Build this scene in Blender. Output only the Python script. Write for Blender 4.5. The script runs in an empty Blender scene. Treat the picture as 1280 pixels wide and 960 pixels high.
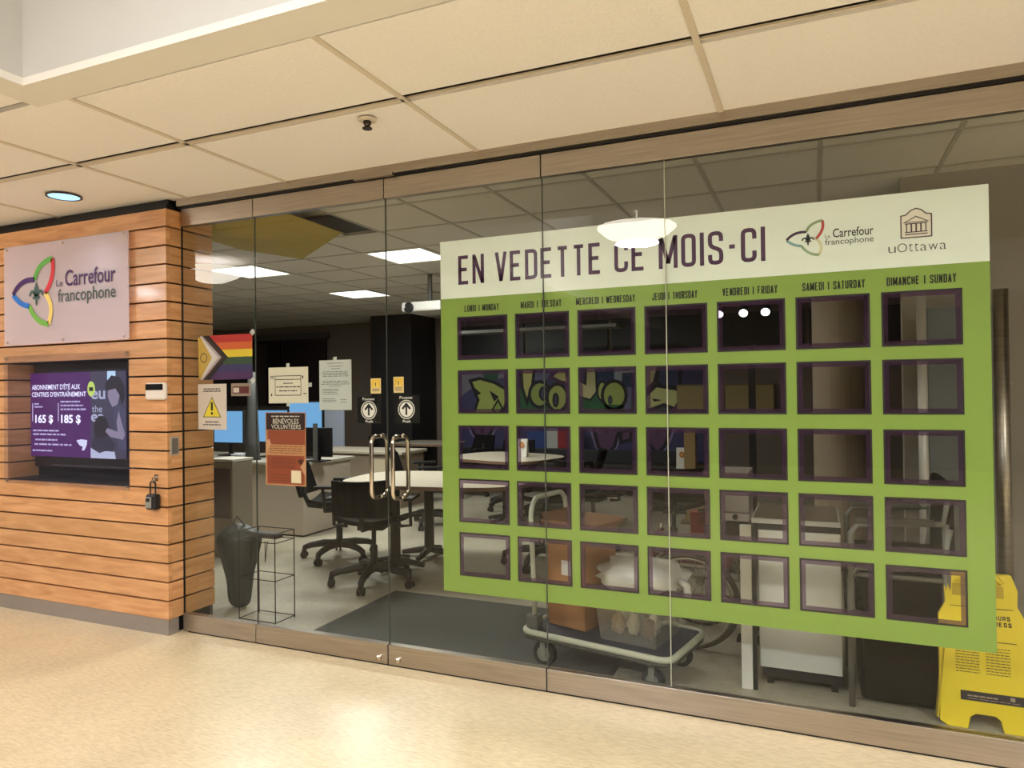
import bpy, bmesh, math, random
from mathutils import Vector, Matrix
random.seed(7)
PI = math.pi
COL = bpy.context.scene.collection
# ------------------------------------------------------------------ camera
F, YAW, PITCH, ROLL, CD, CH = 883.5, .4054, .0097, -.0119, 3.2555, 1.4734
fw = Vector((-math.sin(YAW)*math.cos(PITCH), math.cos(YAW)*math.cos(PITCH), math.sin(PITCH)))
r0 = Vector((math.cos(YAW), math.sin(YAW), 0)); u0 = r0.cross(fw)
rt = r0*math.cos(ROLL)+u0*math.sin(ROLL); up = -r0*math.sin(ROLL)+u0*math.cos(ROLL)
CAM = Vector((0, -CD, CH))
cam = bpy.data.cameras.new('camera'); co = bpy.data.objects.new('camera', cam); COL.objects.link(co)
cam.sensor_width = 36; cam.lens = 36*F/1280; cam.clip_start = .05; cam.clip_end = 100
m3 = Matrix((rt, up, -fw)).transposed()
co.matrix_world = Matrix.Translation(CAM) @ m3.to_4x4()
sc = bpy.context.scene; sc.camera = co
sc.view_settings.view_transform = 'Standard'; sc.view_settings.look = 'None'
sc.view_settings.gamma = 1; sc.view_settings.use_curve_mapping = False
sc.view_settings.exposure = -0.08
# survey helpers: where the sight line of a photograph pixel meets a real plane
def ray(u, v): return rt*((u-640)/F)+up*((480-v)/F)+fw
def onY(u, v, Y): d = ray(u, v); return CAM+d*((Y-CAM.y)/d.y)
def onZ(u, v, Z): d = ray(u, v); return CAM+d*((Z-CAM.z)/d.z)
def onX(u, v, X): d = ray(u, v); return CAM+d*((X-CAM.x)/d.x)
# ------------------------------------------------------------------ world + lights
w = bpy.data.worlds.new('world'); sc.world = w; w.use_nodes = True
w.node_tree.nodes['Background'].inputs[0].default_value = (1, .88, .72, 1)
w.node_tree.nodes['Background'].inputs[1].default_value = .35
def area(name, loc, sx, sy, power, col, rot=(0, 0, 0)):
    l = bpy.data.lights.new(name, 'AREA'); l.shape = 'RECTANGLE'; l.size = sx; l.size_y = sy
    l.energy = power; l.color = col
    o = bpy.data.objects.new(name, l); o.location = loc; o.rotation_euler = rot; COL.objects.link(o); return o
WARM = (1, 1.05, 1.18); COOL = (.98, 1, .96)
for x_, p_ in ((-1.1, 40), (1.6, 40), (4.4, 50)):
    l_ = area('lobby_bay_fill', (x_, -3.05, 3.93), 2.2, 2.0, p_, WARM); l_.data.spread = 2.4  # added area lights without fittings, brightening the lobby from the bay
for x_ in (-7.2, -8.6):
    l_ = area('lobby_left_fill', (x_, -2.9, 2.68), .22, .22, 65, WARM)  # added lamps out of view, filling light in on the timber wall side
TROF = [(-3.315, 2.175), (-5.145, 4.005), (-5.145, 2.175)]
for x, y in TROF: area('office_troffer_light', (x, y, 2.655), .56, .56, 46, COOL)
# ------------------------------------------------------------------ materials
def lin(c): c /= 255.; return c/12.92 if c <= .04045 else ((c+.055)/1.055)**2.4
def rgb(r, g, b): return (lin(r), lin(g), lin(b), 1)
def mat(name, c, rough=.6, metal=0., noise=0., scale=8., bump=0., bscale=40., coat=0., stretch=None, emit=0., spec=.5):
    m = bpy.data.materials.new(name); m.use_nodes = True; nt = m.node_tree; N = nt.nodes; L = nt.links
    b = N['Principled BSDF']; b.inputs['Base Color'].default_value = c
    b.inputs['Roughness'].default_value = rough; b.inputs['Metallic'].default_value = metal
    b.inputs['Specular IOR Level'].default_value = spec
    b.inputs['Coat Weight'].default_value = coat; b.inputs['Coat Roughness'].default_value = .12
    if emit: b.inputs['Emission Color'].default_value = c; b.inputs['Emission Strength'].default_value = emit
    tc = N.new('ShaderNodeTexCoord'); mp = N.new('ShaderNodeMapping'); L.new(tc.outputs['Object'], mp.inputs[0])
    if stretch: mp.inputs['Scale'].default_value = stretch
    n = N.new('ShaderNodeTexNoise'); n.inputs['Scale'].default_value = scale; n.inputs['Detail'].default_value = 5
    L.new(mp.outputs[0], n.inputs['Vector'])
    hs = N.new('ShaderNodeMixRGB'); hs.blend_type = 'MULTIPLY'; hs.inputs[0].default_value = 1; hs.inputs[1].default_value = c
    rp = N.new('ShaderNodeValToRGB'); rp.color_ramp.elements[0].position = .3; rp.color_ramp.elements[1].position = .7
    k = max(noise, .02); rp.color_ramp.elements[0].color = (1-k, 1-k, 1-k, 1); rp.color_ramp.elements[1].color = (1, 1, 1, 1)
    L.new(n.outputs['Fac'], rp.inputs[0]); L.new(rp.outputs[0], hs.inputs[2]); L.new(hs.outputs[0], b.inputs['Base Color'])
    if bump:
        n2 = N.new('ShaderNodeTexNoise'); n2.inputs['Scale'].default_value = bscale; n2.inputs['Detail'].default_value = 4
        L.new(mp.outputs[0], n2.inputs['Vector'])
        bp = N.new('ShaderNodeBump'); bp.inputs['Strength'].default_value = bump; bp.inputs['Distance'].default_value = .004
        L.new(n2.outputs['Fac'], bp.inputs['Height']); L.new(bp.outputs[0], b.inputs['Normal'])
    return m
def see_through(name, tint, refl=1.8, diff=0., dcol=(1, 1, 1, 1), rough=0.):
    m = bpy.data.materials.new(name); m.use_nodes = True; nt = m.node_tree; N = nt.nodes; L = nt.links
    N.remove(N['Principled BSDF']); out = N['Material Output']
    tr = N.new('ShaderNodeBsdfTransparent'); tr.inputs[0].default_value = tint
    gl = N.new('ShaderNodeBsdfGlossy'); gl.inputs['Roughness'].default_value = rough
    fr = N.new('ShaderNodeFresnel'); fr.inputs['IOR'].default_value = 1.5
    ge = N.new('ShaderNodeNewGeometry'); s = N.new('ShaderNodeMath'); s.operation = 'SUBTRACT'; s.inputs[0].default_value = 1
    L.new(ge.outputs['Backfacing'], s.inputs[1])
    m1 = N.new('ShaderNodeMath'); m1.operation = 'MULTIPLY'; L.new(fr.outputs[0], m1.inputs[0]); L.new(s.outputs[0], m1.inputs[1])
    m2 = N.new('ShaderNodeMath'); m2.operation = 'MULTIPLY'; m2.inputs[1].default_value = refl; m2.use_clamp = True
    L.new(m1.outputs[0], m2.inputs[0])
    base = tr
    if diff:
        df = N.new('ShaderNodeBsdfDiffuse'); df.inputs[0].default_value = dcol
        mm = N.new('ShaderNodeMixShader'); mm.inputs[0].default_value = diff
        L.new(tr.outputs[0], mm.inputs[1]); L.new(df.outputs[0], mm.inputs[2]); base = mm
    mx = N.new('ShaderNodeMixShader'); L.new(m2.outputs[0], mx.inputs[0]); L.new(base.outputs[0], mx.inputs[1]); L.new(gl.outputs[0], mx.inputs[2])
    L.new(mx.outputs[0], out.inputs['Surface']); return m
def floor_mat(name, c, rough, coat):
    m = mat(name, c, rough, noise=.16, scale=2.2, coat=coat, spec=.4); m.node_tree.nodes['Principled BSDF'].inputs['Coat Roughness'].default_value = .24
    nt = m.node_tree; N = nt.nodes; L = nt.links; b = N['Principled BSDF']
    src = b.inputs['Base Color'].links[0].from_socket
    mp = N.new('ShaderNodeMapping'); mp.inputs['Scale'].default_value = (14, 60, 1); mp.inputs['Rotation'].default_value = (0, 0, .4)
    tc = N.new('ShaderNodeTexCoord'); L.new(tc.outputs['Object'], mp.inputs[0])
    n = N.new('ShaderNodeTexNoise'); n.inputs['Scale'].default_value = 1.6; n.inputs['Detail'].default_value = 6; n.inputs['Roughness'].default_value = .7
    L.new(mp.outputs[0], n.inputs['Vector'])
    rp = N.new('ShaderNodeValToRGB'); rp.color_ramp.elements[0].position = .36; rp.color_ramp.elements[1].position = .6
    rp.color_ramp.elements[0].color = (.80, .77, .72, 1); rp.color_ramp.elements[1].color = (1, 1, 1, 1)
    L.new(n.outputs['Fac'], rp.inputs[0])
    mx = N.new('ShaderNodeMixRGB'); mx.blend_type = 'MULTIPLY'; mx.inputs[0].default_value = 1
    L.new(src, mx.inputs[1]); L.new(rp.outputs[0], mx.inputs[2]); L.new(mx.outputs[0], b.inputs['Base Color'])
    return m
M = {}
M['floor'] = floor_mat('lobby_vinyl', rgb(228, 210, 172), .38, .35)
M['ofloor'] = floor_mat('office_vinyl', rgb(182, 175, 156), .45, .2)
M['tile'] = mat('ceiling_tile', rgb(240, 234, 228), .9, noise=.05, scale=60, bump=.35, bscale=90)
M['drywall'] = mat('drywall', rgb(222, 217, 208), .8, bump=.05)
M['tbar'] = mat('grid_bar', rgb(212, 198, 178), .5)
M['plenum'] = mat('plenum', rgb(120, 100, 80), .9)
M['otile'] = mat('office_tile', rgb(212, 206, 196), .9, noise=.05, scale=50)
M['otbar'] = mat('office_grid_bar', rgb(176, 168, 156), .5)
M['black'] = mat('black', rgb(14, 13, 13), .6)
M['steel'] = mat('brushed_steel', rgb(190, 180, 168), .34, 1, noise=.22, scale=3, stretch=(1, 1, 30), bump=.05, bscale=60)
M['header'] = mat('header_steel', rgb(184, 174, 160), .36, 1, noise=.2, scale=3, stretch=(1, 1, 30))
M['chrome'] = mat('polished_steel', rgb(205, 195, 182), .15, 1)
M['base'] = mat('base_metal', rgb(168, 160, 152), .42, .6, noise=.12, scale=2)
def wood(name, c1, c2, k):
    m = mat(name, c1, .42, noise=.12, scale=6, coat=.15); nt = m.node_tree; N = nt.nodes; L = nt.links; b = N['Principled BSDF']
    tc = N.new('ShaderNodeTexCoord'); mp = N.new('ShaderNodeMapping'); mp.inputs['Scale'].default_value = (1.1, 1.1, 9); mp.inputs['Location'].default_value = (k*3.1, k*1.7, k*5)
    L.new(tc.outputs['Object'], mp.inputs[0])
    n = N.new('ShaderNodeTexNoise'); n.inputs['Scale'].default_value = 3; n.inputs['Detail'].default_value = 7; n.inputs['Distortion'].default_value = .7
    L.new(mp.outputs[0], n.inputs['Vector']); rp = N.new('ShaderNodeValToRGB')
    rp.color_ramp.elements[0].position = .3; rp.color_ramp.elements[1].position = .68; rp.color_ramp.elements[0].color = c2; rp.color_ramp.elements[1].color = c1
    L.new(n.outputs['Fac'], rp.inputs[0]); L.new(rp.outputs[0], b.inputs['Base Color']); return m
WOOD = [wood('pine_board', rgb(226-6*k % 16, 170-5*k % 14, 118-4*k % 12), rgb(196-5*k % 12, 136, 84), k) for k in range(5)]
M['glass'] = see_through('glass', (.945, .955, .935, 1), .98)
M['acrylic'] = see_through('clear_cover', (.93, .93, .96, 1), 1.1, .015, rgb(160, 160, 190))
M['frosted'] = see_through('frosted_acrylic', (.97, .93, .97, 1), .5, .45, rgb(236, 226, 236), .42)
M['pocket'] = see_through('pocket_border', (.75, .6, .78, 1), .4, .62, rgb(64, 44, 66))
M['plastic'] = see_through('clear_plastic', (.92, .92, .9, 1), 1.6, .22, rgb(190, 185, 175))
M['gwhite'] = mat('poster_white', rgb(232, 240, 232), .5, noise=.04)
M['green'] = mat('poster_green', rgb(132, 160, 66), .5, noise=.07, scale=1.5)
M['purple'] = mat('poster_purple', rgb(72, 30, 72), .5)
M['dpurple'] = mat('outline_purple', rgb(30, 14, 28), .5)
M['ink'] = mat('ink', rgb(18, 22, 10), .6)
M['inkb'] = mat('black_ink', rgb(22, 20, 22), .6)
M['paper'] = mat('paper', rgb(228, 222, 208), .8)
M['pgrey'] = mat('paper_grey', rgb(196, 200, 196), .8)
M['tgrey'] = mat('text_grey', rgb(120, 120, 118), .8)
def cm(r, g, b, rough=.6, **k):
    key = (r, g, b, rough, tuple(k.items()))
    if key not in M: M[key] = mat('paint_%d_%d_%d' % (r, g, b), rgb(r, g, b), rough, **k)
    return M[key]
def em(r, g, b, s=1.):
    key = ('e', r, g, b, s)
    if key not in M:
        m = mat('glow_%d_%d_%d' % (r, g, b), rgb(r, g, b), .4, emit=s); nt = m.node_tree; M[key] = m
        bs = nt.nodes['Principled BSDF']; nt.links.remove(bs.inputs['Base Color'].links[0]); bs.inputs['Base Color'].default_value = (.01, .01, .01, 1)
    return M[key]
# ------------------------------------------------------------------ mesh builder
class MB:
    def __init__(s): s.v = []; s.f = []; s.m = []; s.mats = []
    def mi(s, m):
        if m not in s.mats: s.mats.append(m)
        return s.mats.index(m)
    def add(s, vs, fs, m):
        b = len(s.v); s.v += [Vector(v) for v in vs]; k = s.mi(m)
        for f in fs: s.f.append([b+i for i in f]); s.m.append(k)
    def box(s, a, b, m, R=None, c=None):
        x0, y0, z0 = a; x1, y1, z1 = b
        vs = [Vector(p) for p in ((x0, y0, z0), (x1, y0, z0), (x1, y1, z0), (x0, y1, z0), (x0, y0, z1), (x1, y0, z1), (x1, y1, z1), (x0, y1, z1))]
        if R is not None: c = Vector(c or ((x0+x1)/2, (y0+y1)/2, (z0+z1)/2)); vs = [c+R @ (v-c) for v in vs]
        s.add(vs, [(0, 3, 2, 1), (4, 5, 6, 7), (0, 1, 5, 4), (1, 2, 6, 5), (2, 3, 7, 6), (3, 0, 4, 7)], m)
    def tube(s, pts, r, m, n=8, closed=False):
        P = [Vector(p) for p in pts]; rs = r if isinstance(r, (list, tuple)) else [r]*len(P); N = len(P); rings = []
        up_ = None
        for i, p in enumerate(P):
            a = P[i-1] if (i or closed) else p; b = P[(i+1) % N] if (i < N-1 or closed) else p
            t = (b-a).normalized()
            if up_ is None: up_ = Vector((0, 0, 1)) if abs(t.z) < .9 else Vector((1, 0, 0))
            x = t.cross(up_).normalized(); y = x.cross(t).normalized(); up_ = y
            rings.append([p+(x*math.cos(2*PI*k/n)+y*math.sin(2*PI*k/n))*rs[i] for k in range(n)])
        vs = [v for q in rings for v in q]; fs = []
        for i in range(N if closed else N-1):
            j = (i+1) % N
            for k in range(n): fs.append((i*n+k, i*n+(k+1) % n, j*n+(k+1) % n, j*n+k))
        if not closed: fs += [tuple(range(n))[::-1], tuple((N-1)*n+k for k in range(n))]
        s.add(vs, fs, m)
    def lathe(s, prof, c, m, n=24, axis='z'):
        c = Vector(c); vs = []; fs = []
        for r_, h in prof:
            for k in range(n):
                a = 2*PI*k/n
                v = Vector((r_*math.cos(a), r_*math.sin(a), h)) if axis == 'z' else Vector((r_*math.cos(a), -h, r_*math.sin(a)))
                vs.append(c+v)
        for i in range(len(prof)-1):
            for k in range(n): fs.append((i*n+k, i*n+(k+1) % n, (i+1)*n+(k+1) % n, (i+1)*n+k))
        fs += [tuple(range(n))[::-1], tuple((len(prof)-1)*n+k for k in range(n))]
        s.add(vs, fs, m)
    def poly(s, pts, y, m, th=0.):      # polygon of (x, z) points facing -Y
        a = sum(pts[i][0]*pts[(i+1) % len(pts)][1]-pts[(i+1) % len(pts)][0]*pts[i][1] for i in range(len(pts)))
        if a < 0: pts = pts[::-1]
        n = len(pts)
        if th:
            vs = [(x, y, z) for x, z in pts]+[(x, y+th, z) for x, z in pts]
            s.add(vs, [tuple(range(n)), tuple(range(2*n-1, n-1, -1))]+[(i, i+n, (i+1) % n+n, (i+1) % n) for i in range(n)], m)
        else: s.add([(x, y, z) for x, z in pts], [tuple(range(n))], m)
    def rect(s, x0, z0, x1, z1, y, m, th=0.): s.poly([(x0, z0), (x1, z0), (x1, z1), (x0, z1)], y, m, th)
    def ribbon(s, pts, t, y, m, closed=False):
        P = [Vector(p) for p in pts]; n = len(P); Ls = []; Rs = []
        ts = t if isinstance(t, list) else [t]*n
        for i in range(n):
            a = P[i-1] if (i or closed) else None; b = P[(i+1) % n] if (i < n-1 or closed) else None
            d1 = (P[i]-a).normalized() if a is not None else None; d2 = (b-P[i]).normalized() if b is not None else None
            if d1 is None: d1 = d2
            if d2 is None: d2 = d1
            n1 = Vector((-d1.y, d1.x)); n2 = Vector((-d2.y, d2.x)); nn = (n1+n2)
            nn = nn.normalized() if nn.length > 1e-6 else n1
            k = ts[i]/2/max(.35, nn.dot(n1)); Ls.append(P[i]+nn*k); Rs.append(P[i]-nn*k)
        for i in range(n if closed else n-1):
            j = (i+1) % n; s.poly([tuple(Rs[i]), tuple(Rs[j]), tuple(Ls[j]), tuple(Ls[i])], y, m)
    def disc(s, x, z, r, y, m, n=20, rz=None):
        s.poly([(x+r*math.cos(2*PI*k/n), z+(rz or r)*math.sin(2*PI*k/n)) for k in range(n)], y, m)
    def text(s, t, x0, z0, x1, z1, y, m, bold=0.):   # Blender's own sans face fitted into a rectangle
        cu = bpy.data.curves.new('t', 'FONT'); cu.body = t; cu.offset = bold; cu.resolution_u = 3
        ob = bpy.data.objects.new('t', cu); me = bpy.data.meshes.new_from_object(ob)
        xs = [v.co.x for v in me.vertices]; ys = [v.co.y for v in me.vertices]
        ax, bx, ay, by = min(xs), max(xs), min(ys), max(ys)
        vs = [(x0+(v.co.x-ax)/(bx-ax)*(x1-x0), y, z0+(v.co.y-ay)/(by-ay)*(z1-z0)) for v in me.vertices]
        fs = []
        for p in me.polygons:
            q = list(p.vertices); A = sum(vs[q[i]][0]*vs[q[(i+1) % len(q)]][2]-vs[q[(i+1) % len(q)]][0]*vs[q[i]][2] for i in range(len(q)))
            fs.append(q if A > 0 else q[::-1])
        s.add(vs, fs, m); bpy.data.objects.remove(ob); bpy.data.meshes.remove(me); bpy.data.curves.remove(cu)
    def cond(s, t, x0, z0, x1, z1, y, m, st=.13):    # condensed stroke capitals
        adv = []; X = 0
        for ch in t:
            wd = {'I': .13, ' ': .25, '|': .3, '-': .26, 'M': .52, 'W': .6}.get(ch, .40); adv.append((X, wd)); X += wd+.09
        X -= .09; sx = (x1-x0)/X; H = z1-z0
        for ch, (a, wd) in zip(t, adv):
            for stroke in GL.get(ch, []):
                cl = stroke[0] == 'c'; pts = stroke[1:] if cl else stroke; out = []
                hs = st/2; W_ = wd-st
                def mp(px, pz): return (x0+(a+hs+px*W_)*sx, z0+(hs+pz*(1-st))*H)
                n = len(pts)
                for i, p in enumerate(pts):
                    q = Vector((hs+p[0]*W_, hs+p[1]*(1-st)))
                    if len(p) > 2 and (cl or 0 < i < n-1):
                        pa = pts[i-1]; pb = pts[(i+1) % n]
                        A = Vector((hs+pa[0]*W_, hs+pa[1]*(1-st))); B = Vector((hs+pb[0]*W_, hs+pb[1]*(1-st)))
                        ra = min(.12, (A-q).length*.48, (B-q).length*.48); e1 = q+(A-q).normalized()*ra; e2 = q+(B-q).normalized()*ra
                        for k in range(4):
                            tt = k/3; out.append((1-tt)**2*e1+2*tt*(1-tt)*q+tt*tt*e2)
                    else: out.append(q)
                s.ribbon([(x0+(a+v.x)*sx, z0+v.y*H) for v in out], st*(sx+H)/2, y, m, cl)
    def build(s, name, parent=None, smooth=False, origin=None, bevel=0., local=False, stuff=None):
        me = bpy.data.meshes.new(name)
        off = Vector((0, 0, 0))
        if parent is not None and not local: off = wloc(parent)
        elif parent is None and not local:
            if origin is None:
                xs = [v.x for v in s.v]; ys = [v.y for v in s.v]; zs = [v.z for v in s.v]
                origin = Vector(((min(xs)+max(xs))/2, (min(ys)+max(ys))/2, min(zs)))
            off = Vector(origin)
        me.from_pydata([v-off for v in s.v], [], s.f)
        for m in s.mats: me.materials.append(m)
        me.polygons.foreach_set('material_index', s.m)
        if smooth: me.polygons.foreach_set('use_smooth', [True]*len(s.f))
        me.update(); o = bpy.data.objects.new(name, me); COL.objects.link(o)
        if parent is not None: o.parent = parent
        elif not local: o.location = off
        if stuff or (parent is not None and name in ('print', 'text_print', 'small_print', 'advert_print', 'day_lettering', 'crest_lettering', 'upper_lettering', 'lower_lettering', 'sponsor_lettering', 'lettering', 'title_word', 'painted_letters', 'spokes')): o['kind'] = 'stuff'
        if bevel:
            b = o.modifiers.new('bevel', 'BEVEL'); b.width = bevel; b.segments = 2; b.limit_method = 'ANGLE'
        return o
def wloc(o):
    v = Vector((0, 0, 0))
    while o is not None: v += o.location; o = o.parent
    return v
L_, R_ = 0, 1
r = 'r'
GL = {'A': [[(-.02, -.07), (.5, 1.05)], [(1.02, -.07), (.5, 1.05)], [(.22, .25), (.78, .25)]], 'B': ['x'], 'C': [[(1, .7), (1, 1, r), (0, 1, r), (0, 0, r), (1, 0, r), (1, .3)]],
 'D': [['c', (0, 0), (0, 1), (1, 1, r), (1, 0, r)]], 'E': [[(1, 1), (0, 1), (0, 0), (1, 0)], [(0, .52), (.85, .52)]], 'F': [[(1, 1), (0, 1), (0, 0)], [(0, .5), (.8, .5)]],
 'H': [[(0, 0), (0, 1)], [(1, 0), (1, 1)], [(0, .5), (1, .5)]], 'I': [[(.5, -.07), (.5, 1.07)]], 'J': [[(1, 1.07), (1, 0, r), (0, 0, r), (0, .3)]],
 'L': [[(0, 1.07), (0, 0), (1, 0)]], 'M': [[(0, -.07), (0, 1.07)], [(1, -.07), (1, 1.07)], [(.04, 1.02), (.5, .1)], [(.96, 1.02), (.5, .1)]], 'N': [[(0, -.07), (0, 1.07)], [(1, -.07), (1, 1.07)], [(.03, 1.02), (.97, -.02)]],
 'O': [['c', (0, 0, r), (0, 1, r), (1, 1, r), (1, 0, r)]], 'R': [[(0, -.07), (0, 1), (1, 1, r), (1, .48, r), (0, .48)], [(.55, .48), (1, -.07)]],
 'S': [[(1, .72), (1, 1, r), (0, 1, r), (0, .56, r), (1, .42, r), (1, 0, r), (0, 0, r), (0, .28)]], 'T': [[(0, 1), (1, 1)], [(.5, 1), (.5, -.07)]],
 'U': [[(0, 1.07), (0, 0, r), (1, 0, r), (1, 1.07)]], 'V': [[(0, 1.07), (.5, -.05)], [(1, 1.07), (.5, -.05)]], 'W': [[(0, 1.07), (.25, -.05)], [(.25, -.05), (.5, .9)], [(.5, .9), (.75, -.05)], [(.75, -.05), (1, 1.07)]],
 'Y': [[(0, 1.07), (.5, .45), (1, 1.07)], [(.5, .45), (.5, -.07)]], '-': [[(0, .5), (1, .5)]], '|': [[(.5, -.07), (.5, 1.07)]],
 'G': [[(1, .7), (1, 1, r), (0, 1, r), (0, 0, r), (1, 0, r), (1, .48), (.55, .48)]], 'P': [[(0, -.07), (0, 1), (1, 1, r), (1, .45, r), (0, .45)]], }
GL['B'] = [['c', (0, 0), (0, 1), (.95, 1, r), (.95, .54, r), (.6, .54), (1, .5, r), (1, 0, r)]]
def tag(o, label=None, cat=None, group=None, kind=None):
    if label: o['label'] = label
    if cat: o['category'] = cat
    if group: o['group'] = group
    if kind: o['kind'] = kind
    return o
def empty(name, loc, label=None, cat=None, group=None, kind=None, rz=0, rx=0):
    o = bpy.data.objects.new(name, None); o.empty_display_size = .1; COL.objects.link(o); o.location = loc; o.rotation_euler = (rx, 0, rz)
    return tag(o, label, cat, group, kind)
def copy_tree(o, parent=None):
    c = o.copy(); COL.objects.link(c); c.parent = parent
    for ch in [q for q in bpy.data.objects if q.parent == o]: copy_tree(ch, c)
    return c
def share(name, proto, parent, loc):   # another object on the same mesh
    o = bpy.data.objects.new(name, proto.data); COL.objects.link(o); o.parent = parent; o.location = Vector(loc)-wloc(parent); return o
def bars(mb, x0, x1, z, h, y, m, seed=0):   # a line of print too small to read
    rnd = random.Random(seed); x = x0
    while x < x1:
        wd = min(x1-x, rnd.uniform(.3, 1.)*(x1-x0)*.22); mb.rect(x, z, x+wd, z+h, y, m); x += wd+(x1-x0)*.03
CZ = 2.69      # lobby ceiling height
XW, YW = -3.648, -.112   # corner of the timber wall
# ------------------------------------------------------------------ setting: floors
b = MB(); b.box((-13, -11, -.1), (7, .04, 0), M['floor']); tag(b.build('floor'), kind='structure')
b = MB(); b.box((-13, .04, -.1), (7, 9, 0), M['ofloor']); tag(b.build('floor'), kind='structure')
# lobby shell
b = MB(); b.box((-13, -11.1, 0), (7, -11, 4.1), cm(96, 84, 74)); tag(b.build('wall_back'), kind='structure')
b = MB(); b.box((-13.1, -11, 0), (-13, YW, 4.1), M['drywall']); tag(b.build('wall_left'), kind='structure')
b = MB(); b.box((7, -11, 0), (7.1, 9, 4.1), M['drywall']); tag(b.build('wall_right'), kind='structure')
# lobby ceiling: low tiled part around a raised bay
CX0, CX1, CY1 = -2.83, 6.2, -1.475
ce = empty('ceiling', (0, 0, CZ), kind='structure')
b = MB()
b.box((-13, -11, CZ+.05), (CX0-.16, .05, CZ+.08), M['plenum']); b.box((CX0-.16, CY1+.16, CZ+.05), (7, .05, CZ+.08), M['plenum'])
b.build('ceiling_backing', ce)
b = MB()   # plain border and the white faces of the raised bay
b.box((CX0, CY1, CZ), (7, CY1+.16, CZ+.03), M['drywall']); b.box((CX0-.16, -11, CZ), (CX0, CY1+.16, CZ+.03), M['drywall'])
b.box((CX0, CY1, CZ+.03), (7, CY1+.04, 3.98), cm(186, 184, 178)); b.box((CX0-.04, -11, CZ+.03), (CX0, CY1+.04, 3.98), cm(186, 184, 178))
b.box((CX0-.04, -11, 3.95), (7, CY1+.04, 4.0), M['drywall'])
b.build('raised_bay', ce)
xl = [-8.2, -7.0, -5.8, -4.72, -3.56, -2.79, -1.56, -.365, .83, 2.05, 3.27, 4.49, 5.7, 6.9]
protos = {}
def tile(x0, x1, y0, y1, mt, par, z, th=.02, tilt=0, nm='ceiling_tile'):
    g = .007; wx, wy = round(x1-x0-2*g, 3), round(y1-y0-2*g, 3); key = (wx, wy, mt.name)
    if key not in protos:
        b = MB(); b.box((-wx/2, -wy/2, 0), (wx/2, wy/2, th), mt)
        me = bpy.data.meshes.new(nm); me.from_pydata(b.v, [], b.f); me.materials.append(mt); protos[key] = me
    o = bpy.data.objects.new(nm, protos[key]); COL.objects.link(o); o.parent = par
    o.location = Vector(((x0+x1)/2, (y0+y1)/2, z))-wloc(par); o.rotation_euler = (tilt, 0, 0); return o
for i in range(len(xl)-1):
    x0, x1 = xl[i], xl[i+1]
    tile(x0, x1, -.70, .0, M['tile'], ce, CZ+.006, tilt=random.uniform(-.004, .004))
    if x0 >= -2.8: tile(x0, x1, CY1+.17, -.755, M['tile'], ce, CZ+.006, tilt=random.uniform(-.002, .006))
    else:
        if x1 < -2.8: tile(x0, x1, -1.34, -.755, M['tile'], ce, CZ+.006, tilt=random.uniform(-.006, .006))
        if x1 < -3.: [tile(x0, x1, yy, yy+.6, M['tile'], ce, CZ+.006) for yy in (-1.96, -2.58, -3.2, -3.82)]
tile(-3.56, -2.99, -1.96, -1.36, M['tile'], ce, CZ+.006); tile(-3.56, -2.79, -1.34, -.755, M['tile'], ce, CZ+.006)
for i, x in enumerate(xl[1:-1]):
    b = MB(); y0 = CY1+.16 if x > -2.8 else -4
    b.box((x-.012, y0, CZ), (x+.012, 0, CZ+.008), M['tbar']); b.build('grid_bar', ce)
b = MB(); b.box((-8.2, -.742, CZ), (-1.56, -.712, CZ+.008), M['tbar']); b.build('grid_bar', ce)
b = MB(); b.box((-1.56, -.718, CZ+.012), (6.9, -.706, CZ+.02), M['tbar']); b.build('grid_bar', ce)
# ------------------------------------------------------------------ timber wall
tw = empty('wall_front', (XW, YW, 0), kind='structure')
b = MB(); b.box((-9, YW+.03, .0), (-5.18, .24, 2.66), M['black']); b.box((-3.975, YW+.03, 0), (XW-.03, .24, 2.66), M['black'])
b.box((-5.18, YW+.03, 0), (-3.975, .24, .905), M['black']); b.box((-5.18, YW+.03, 1.712), (-3.975, .24, 2.66), M['black'])
b.box((-5.18, .12, .9), (-3.975, .24, 1.72), M['black']); b.box((-9, YW+.06, 2.63), (XW-.05, .2, CZ+.05), M['black'])
b.build('wall_core', tw)
NX0, NX1 = -5.178, -3.98
for k in range(22):
    z0 = .1+.115*k; z1 = z0+.1045; wd = WOOD[k*3 % 5]
    if 7 <= k <= 13:
        for a, c in ((-9, NX0), (NX1, XW)):
            b = MB(); b.box((a, YW, z0), (c, YW+.03, z1), wd); b.build('board', tw, bevel=.0015)
        b = MB(); b.box((NX0-.02, YW+.03, z0), (NX0, .1, z1), wd); b.build('board', tw)
    else:
        b = MB(); b.box((-9, YW, z0), (XW, YW+.03, z1), wd); b.build('board', tw, bevel=.0015)
    b = MB(); b.box((XW-.03, YW+.0305, z0), (XW, .25, z1), WOOD[(k*3+2) % 5]); b.build('board', tw, bevel=.0015)
b = MB(); b.box((-9, YW+.006, 0), (XW-.008, YW+.03, .097), M['base']); b.box((XW-.03, YW+.03, 0), (XW-.008, -.03, .097), M['base'])
tag(b.build('baseboard_front'), kind='structure')
b = MB(); b.box((-9, .24, 0), (XW-.03, .26, CZ+.05), cm(120, 105, 90)); tag(b.build('wall_front_lining'), kind='structure')
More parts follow.
